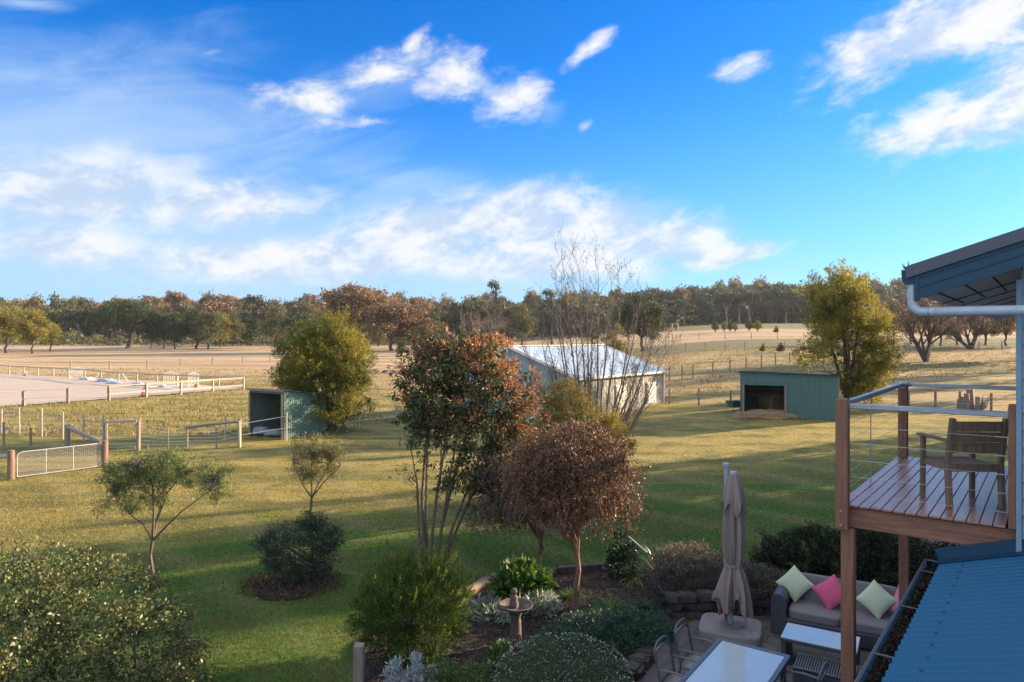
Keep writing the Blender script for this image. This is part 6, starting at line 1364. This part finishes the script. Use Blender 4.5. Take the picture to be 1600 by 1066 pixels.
BT = 'brown trees behind the bare willows'
for i, (px, py, top, w, mi) in enumerate(((1396, 537, 462, 40, 0), (1424, 538, 470, 44, 5), (1470, 541, 478, 46, 0), (1496, 539, 470, 40, 5), (1540, 541, 474, 50, 0), (1572, 541, 470, 46, 5), (1610, 542, 468, 50, 0))):
    ptree('round', mi, 231+i % 2, 'brown_tree', ['brown tree just right of the golden wattle', 'rust tree behind the fork of the nearer bare willow', 'brown tree right behind the nearer bare willow crown', 'rust tree left of the farther bare willow', 'brown tree right of the farther bare willow', 'rust tree half behind the house corner', 'brown tree behind the house wall'][i], px, py, top, w, BT, K=46, n=90, L=.36)
# forest belts: individual gums in staggered rows
g = random.Random(77); cnt = 0
FK = [P_('gum', 0, 301, K=34, n=85, L=.55, bark=M_pale), P_('gum', 1, 302, K=34, n=85, L=.55, bark=M_pale), P_('gum', 2, 303, K=34, n=85, L=.55, bark=M_pale), P_('round', 0, 304, K=40, n=80, L=.5), P_('round', 1, 305, K=40, n=80, L=.5), P_('gum', 5, 306, K=30, n=90, L=.55, bark=M_pale), P_('round', 2, 307, K=40, n=80, L=.5)]
def sky_y(px):      # skyline height in the photo
    return float(np.interp(px, [-100, 0, 60, 130, 200, 300, 400, 480, 560, 640, 720, 800, 860, 920, 1000, 1040, 1110, 1200, 1260, 1340, 1400, 1500, 1700], [465, 463, 461, 462, 464, 457, 462, 464, 460, 458, 457, 459, 458, 455, 452, 449, 440, 438, 437, 432, 432, 440, 440]))
def belt(x0, x1, step, d0, d1, name, label, group, choose, hvar=.12, off=0, base_off=0):
    global cnt
    px = x0
    while px < x1:
        d = g.uniform(d0, d1); x = (px-800)/F*d; z = G(x, d); topz = CAMZ+(HZ-(sky_y(px)+off+g.choice((-3, 0, 2, 4, 7, 11, 14))))/F*d; h = max(7, topz-z)*g.uniform(1-hvar, 1+.03)
        key = choose(px); put(key, name, label, Vector((x, d, z-.2)), h, group, sx=min(1.5, max(.75, 15/h))*g.uniform(.85, 1.15), rz=g.uniform(0, 6.28)); cnt += 1; px += step*g.uniform(.6, 1.4)
belt(-60, 700, 13, 235, 275, 'forest_tree', 'brown olive eucalypt in the forest belt behind the left paddock', 'eucalypts behind the left paddock', lambda p: g.choice([FK[0], FK[1], FK[4], FK[5], FK[3]]), off=8)
belt(-60, 700, 12, 290, 350, 'forest_tree', 'tall eucalypt at the skyline behind the left paddock', 'skyline eucalypts at left', lambda p: g.choice([FK[0], FK[1], FK[2], FK[5]]), off=0)
belt(650, 1060, 12, 225, 265, 'forest_tree', 'olive and dark eucalypt in the forest belt behind the pale shed', 'eucalypts behind the pale shed', lambda p: g.choice([FK[1], FK[6], FK[4], FK[2], FK[0]]), off=8)
belt(690, 1060, 12, 290, 350, 'forest_tree', 'skyline eucalypt behind the pale shed', 'skyline eucalypts behind the shed', lambda p: g.choice([FK[0], FK[1], FK[2]]), off=0)
belt(1030, 1660, 12, 300, 330, 'forest_tree', 'dark eucalypt at the front of the hillside forest on the right', 'front eucalypts of the right forest', lambda p: g.choice([FK[2], FK[2], FK[6], FK[1]]), off=6)
belt(1030, 1660, 11, 345, 390, 'forest_tree', 'tall dark eucalypt on the skyline of the right forest', 'skyline eucalypts of the right forest', lambda p: g.choice([FK[2], FK[2], FK[1], FK[0]]), off=-2)
print('forest', cnt)
# undergrowth at the foot of the forest and the far wooded ridge
def woodmass(name, label, rows, mat, seed, L, n):
    gg = np.random.default_rng(seed); P = []
    for (x0, x1, d0, d1, h0, h1) in rows:
        px = x0+(x1-x0)*gg.random(n); d = d0+(d1-d0)*gg.random(n); x = (px-800)/F*d
        hh = h0+(h1-h0)*(.5+.5*np.sin(px*.11+d*.05)*np.sin(px*.043))
        z = np.array([G(a, b) for a, b in zip(x, d)])+hh*gg.random(n)**.8; P.append(np.stack([x, d, z], 1))
    tag(leaf_mesh(name, np.concatenate(P), L, L*.6, mat, None, seed+1, axis=np.array([0, 0, .3])), label, 'woodland', kind='stuff')
woodmass('forest_undergrowth', 'dark scrub under the forest belts', [(-80, 1060, 262, 300, 2.5, 7)], M_gum[2], 401, 1.3, 36000)
woodmass('forest_undergrowth', 'dark scrub at the foot of the right forest', [(1030, 1680, 312, 345, 3, 9)], M_gum[2], 403, 1.5, 26000)
woodmass('forest_undergrowth', 'low scrub and saplings under the left paddock trees', [(-80, 700, 205, 238, .8, 4.5)], M_gum[1], 407, .8, 16000)
woodmass('far_woodland', 'far wooded ridge on the horizon', [(-150, 1150, 560, 640, 10, 19), (0, 700, 900, 1000, 12, 26)], M_gum[1], 405, 4.0, 14000)

# sunward trees outside the picture, whose long shadows lie across the lawn
for i, (x, y, h, key, sx, lab) in enumerate(((27.2, 31.6, 9.8, ('round', 2, 215), .58, 'slim dark shade tree east of the house'), (21.6, 24.5, 8.6, ('round', 3, 217), .74, 'slim green shade tree close behind the house'), (30.2, 32.8, 10.4, ('round', 2, 215), .58, 'slim dark unseen tree added to thicken the shadow of the first'), (26, 27.2, 9.4, ('round', 3, 217), .62, 'slim green unseen tree added to thicken the shadow of the near one'))):  # the two farther trees are added to thicken the shadows
    put(key, 'shade_tree', lab, Vector((x, y, G(x, y)-.1)), h, 'trees east of the house', sx=sx, rz=i*1.3)

for x, y, h, sx, lab in ((29.2, 35.3, 11, .34, 'unseen slender conifer added for shadow bands, nearest the house'), (38.5, 46.9, 12, .5, 'second unseen slender conifer added for shadow bands'), (46.0, 56.0, 14, .5, 'third unseen slender conifer added for shadow bands'), (52.0, 63.5, 14, .7, 'fourth unseen slender conifer added for shadow bands'), (62.0, 75.5, 15, .8, 'last unseen slender conifer added for shadow bands')):  # unseen conifers added to throw narrow shadow bands over the lawn
    put(('cone', 3, 203), 'shade_conifer', lab, Vector((x, y, G(x, y)-.1)), h, 'unseen conifers added for shadow bands', sx=sx)
bsh = [(0, 0, 2.0, 1.0, 1.0, 2.0), (.8, 1.0, 2.1, 1.0, 1.0, 2.0), (1.6, 2.0, 2.0, 1.0, 1.0, 1.9), (2.4, 3.1, 2.1, 1.0, 1.0, 2.0)]
mound('unseen_shade_hedge', 'unseen tall dark hedge added to shade the garden floor', bsh, 420, 60, .16, .07, M_hedge, 501, Vector((14.6, 16.9, 0)), cs=.35)  # unseen hedge added to keep low sun off the garden ground
# thin evening haze over the paddocks
mb = MB(); mb.box((0, 500, 22), (2600, 1180, 52), ch=0)
hm, hnt, ho = newmat('haze_air'); pv = hnt.nodes.new('ShaderNodeVolumePrincipled'); pv.inputs['Color'].default_value = (.80, .87, 1, 1); pv.inputs['Density'].default_value = .00010; pv.inputs['Anisotropy'].default_value = .3
hnt.links.new(pv.outputs[0], ho.inputs['Volume']); tag(mb.build('haze', hm), kind='stuff')
SC.cycles.volume_bounces = 0
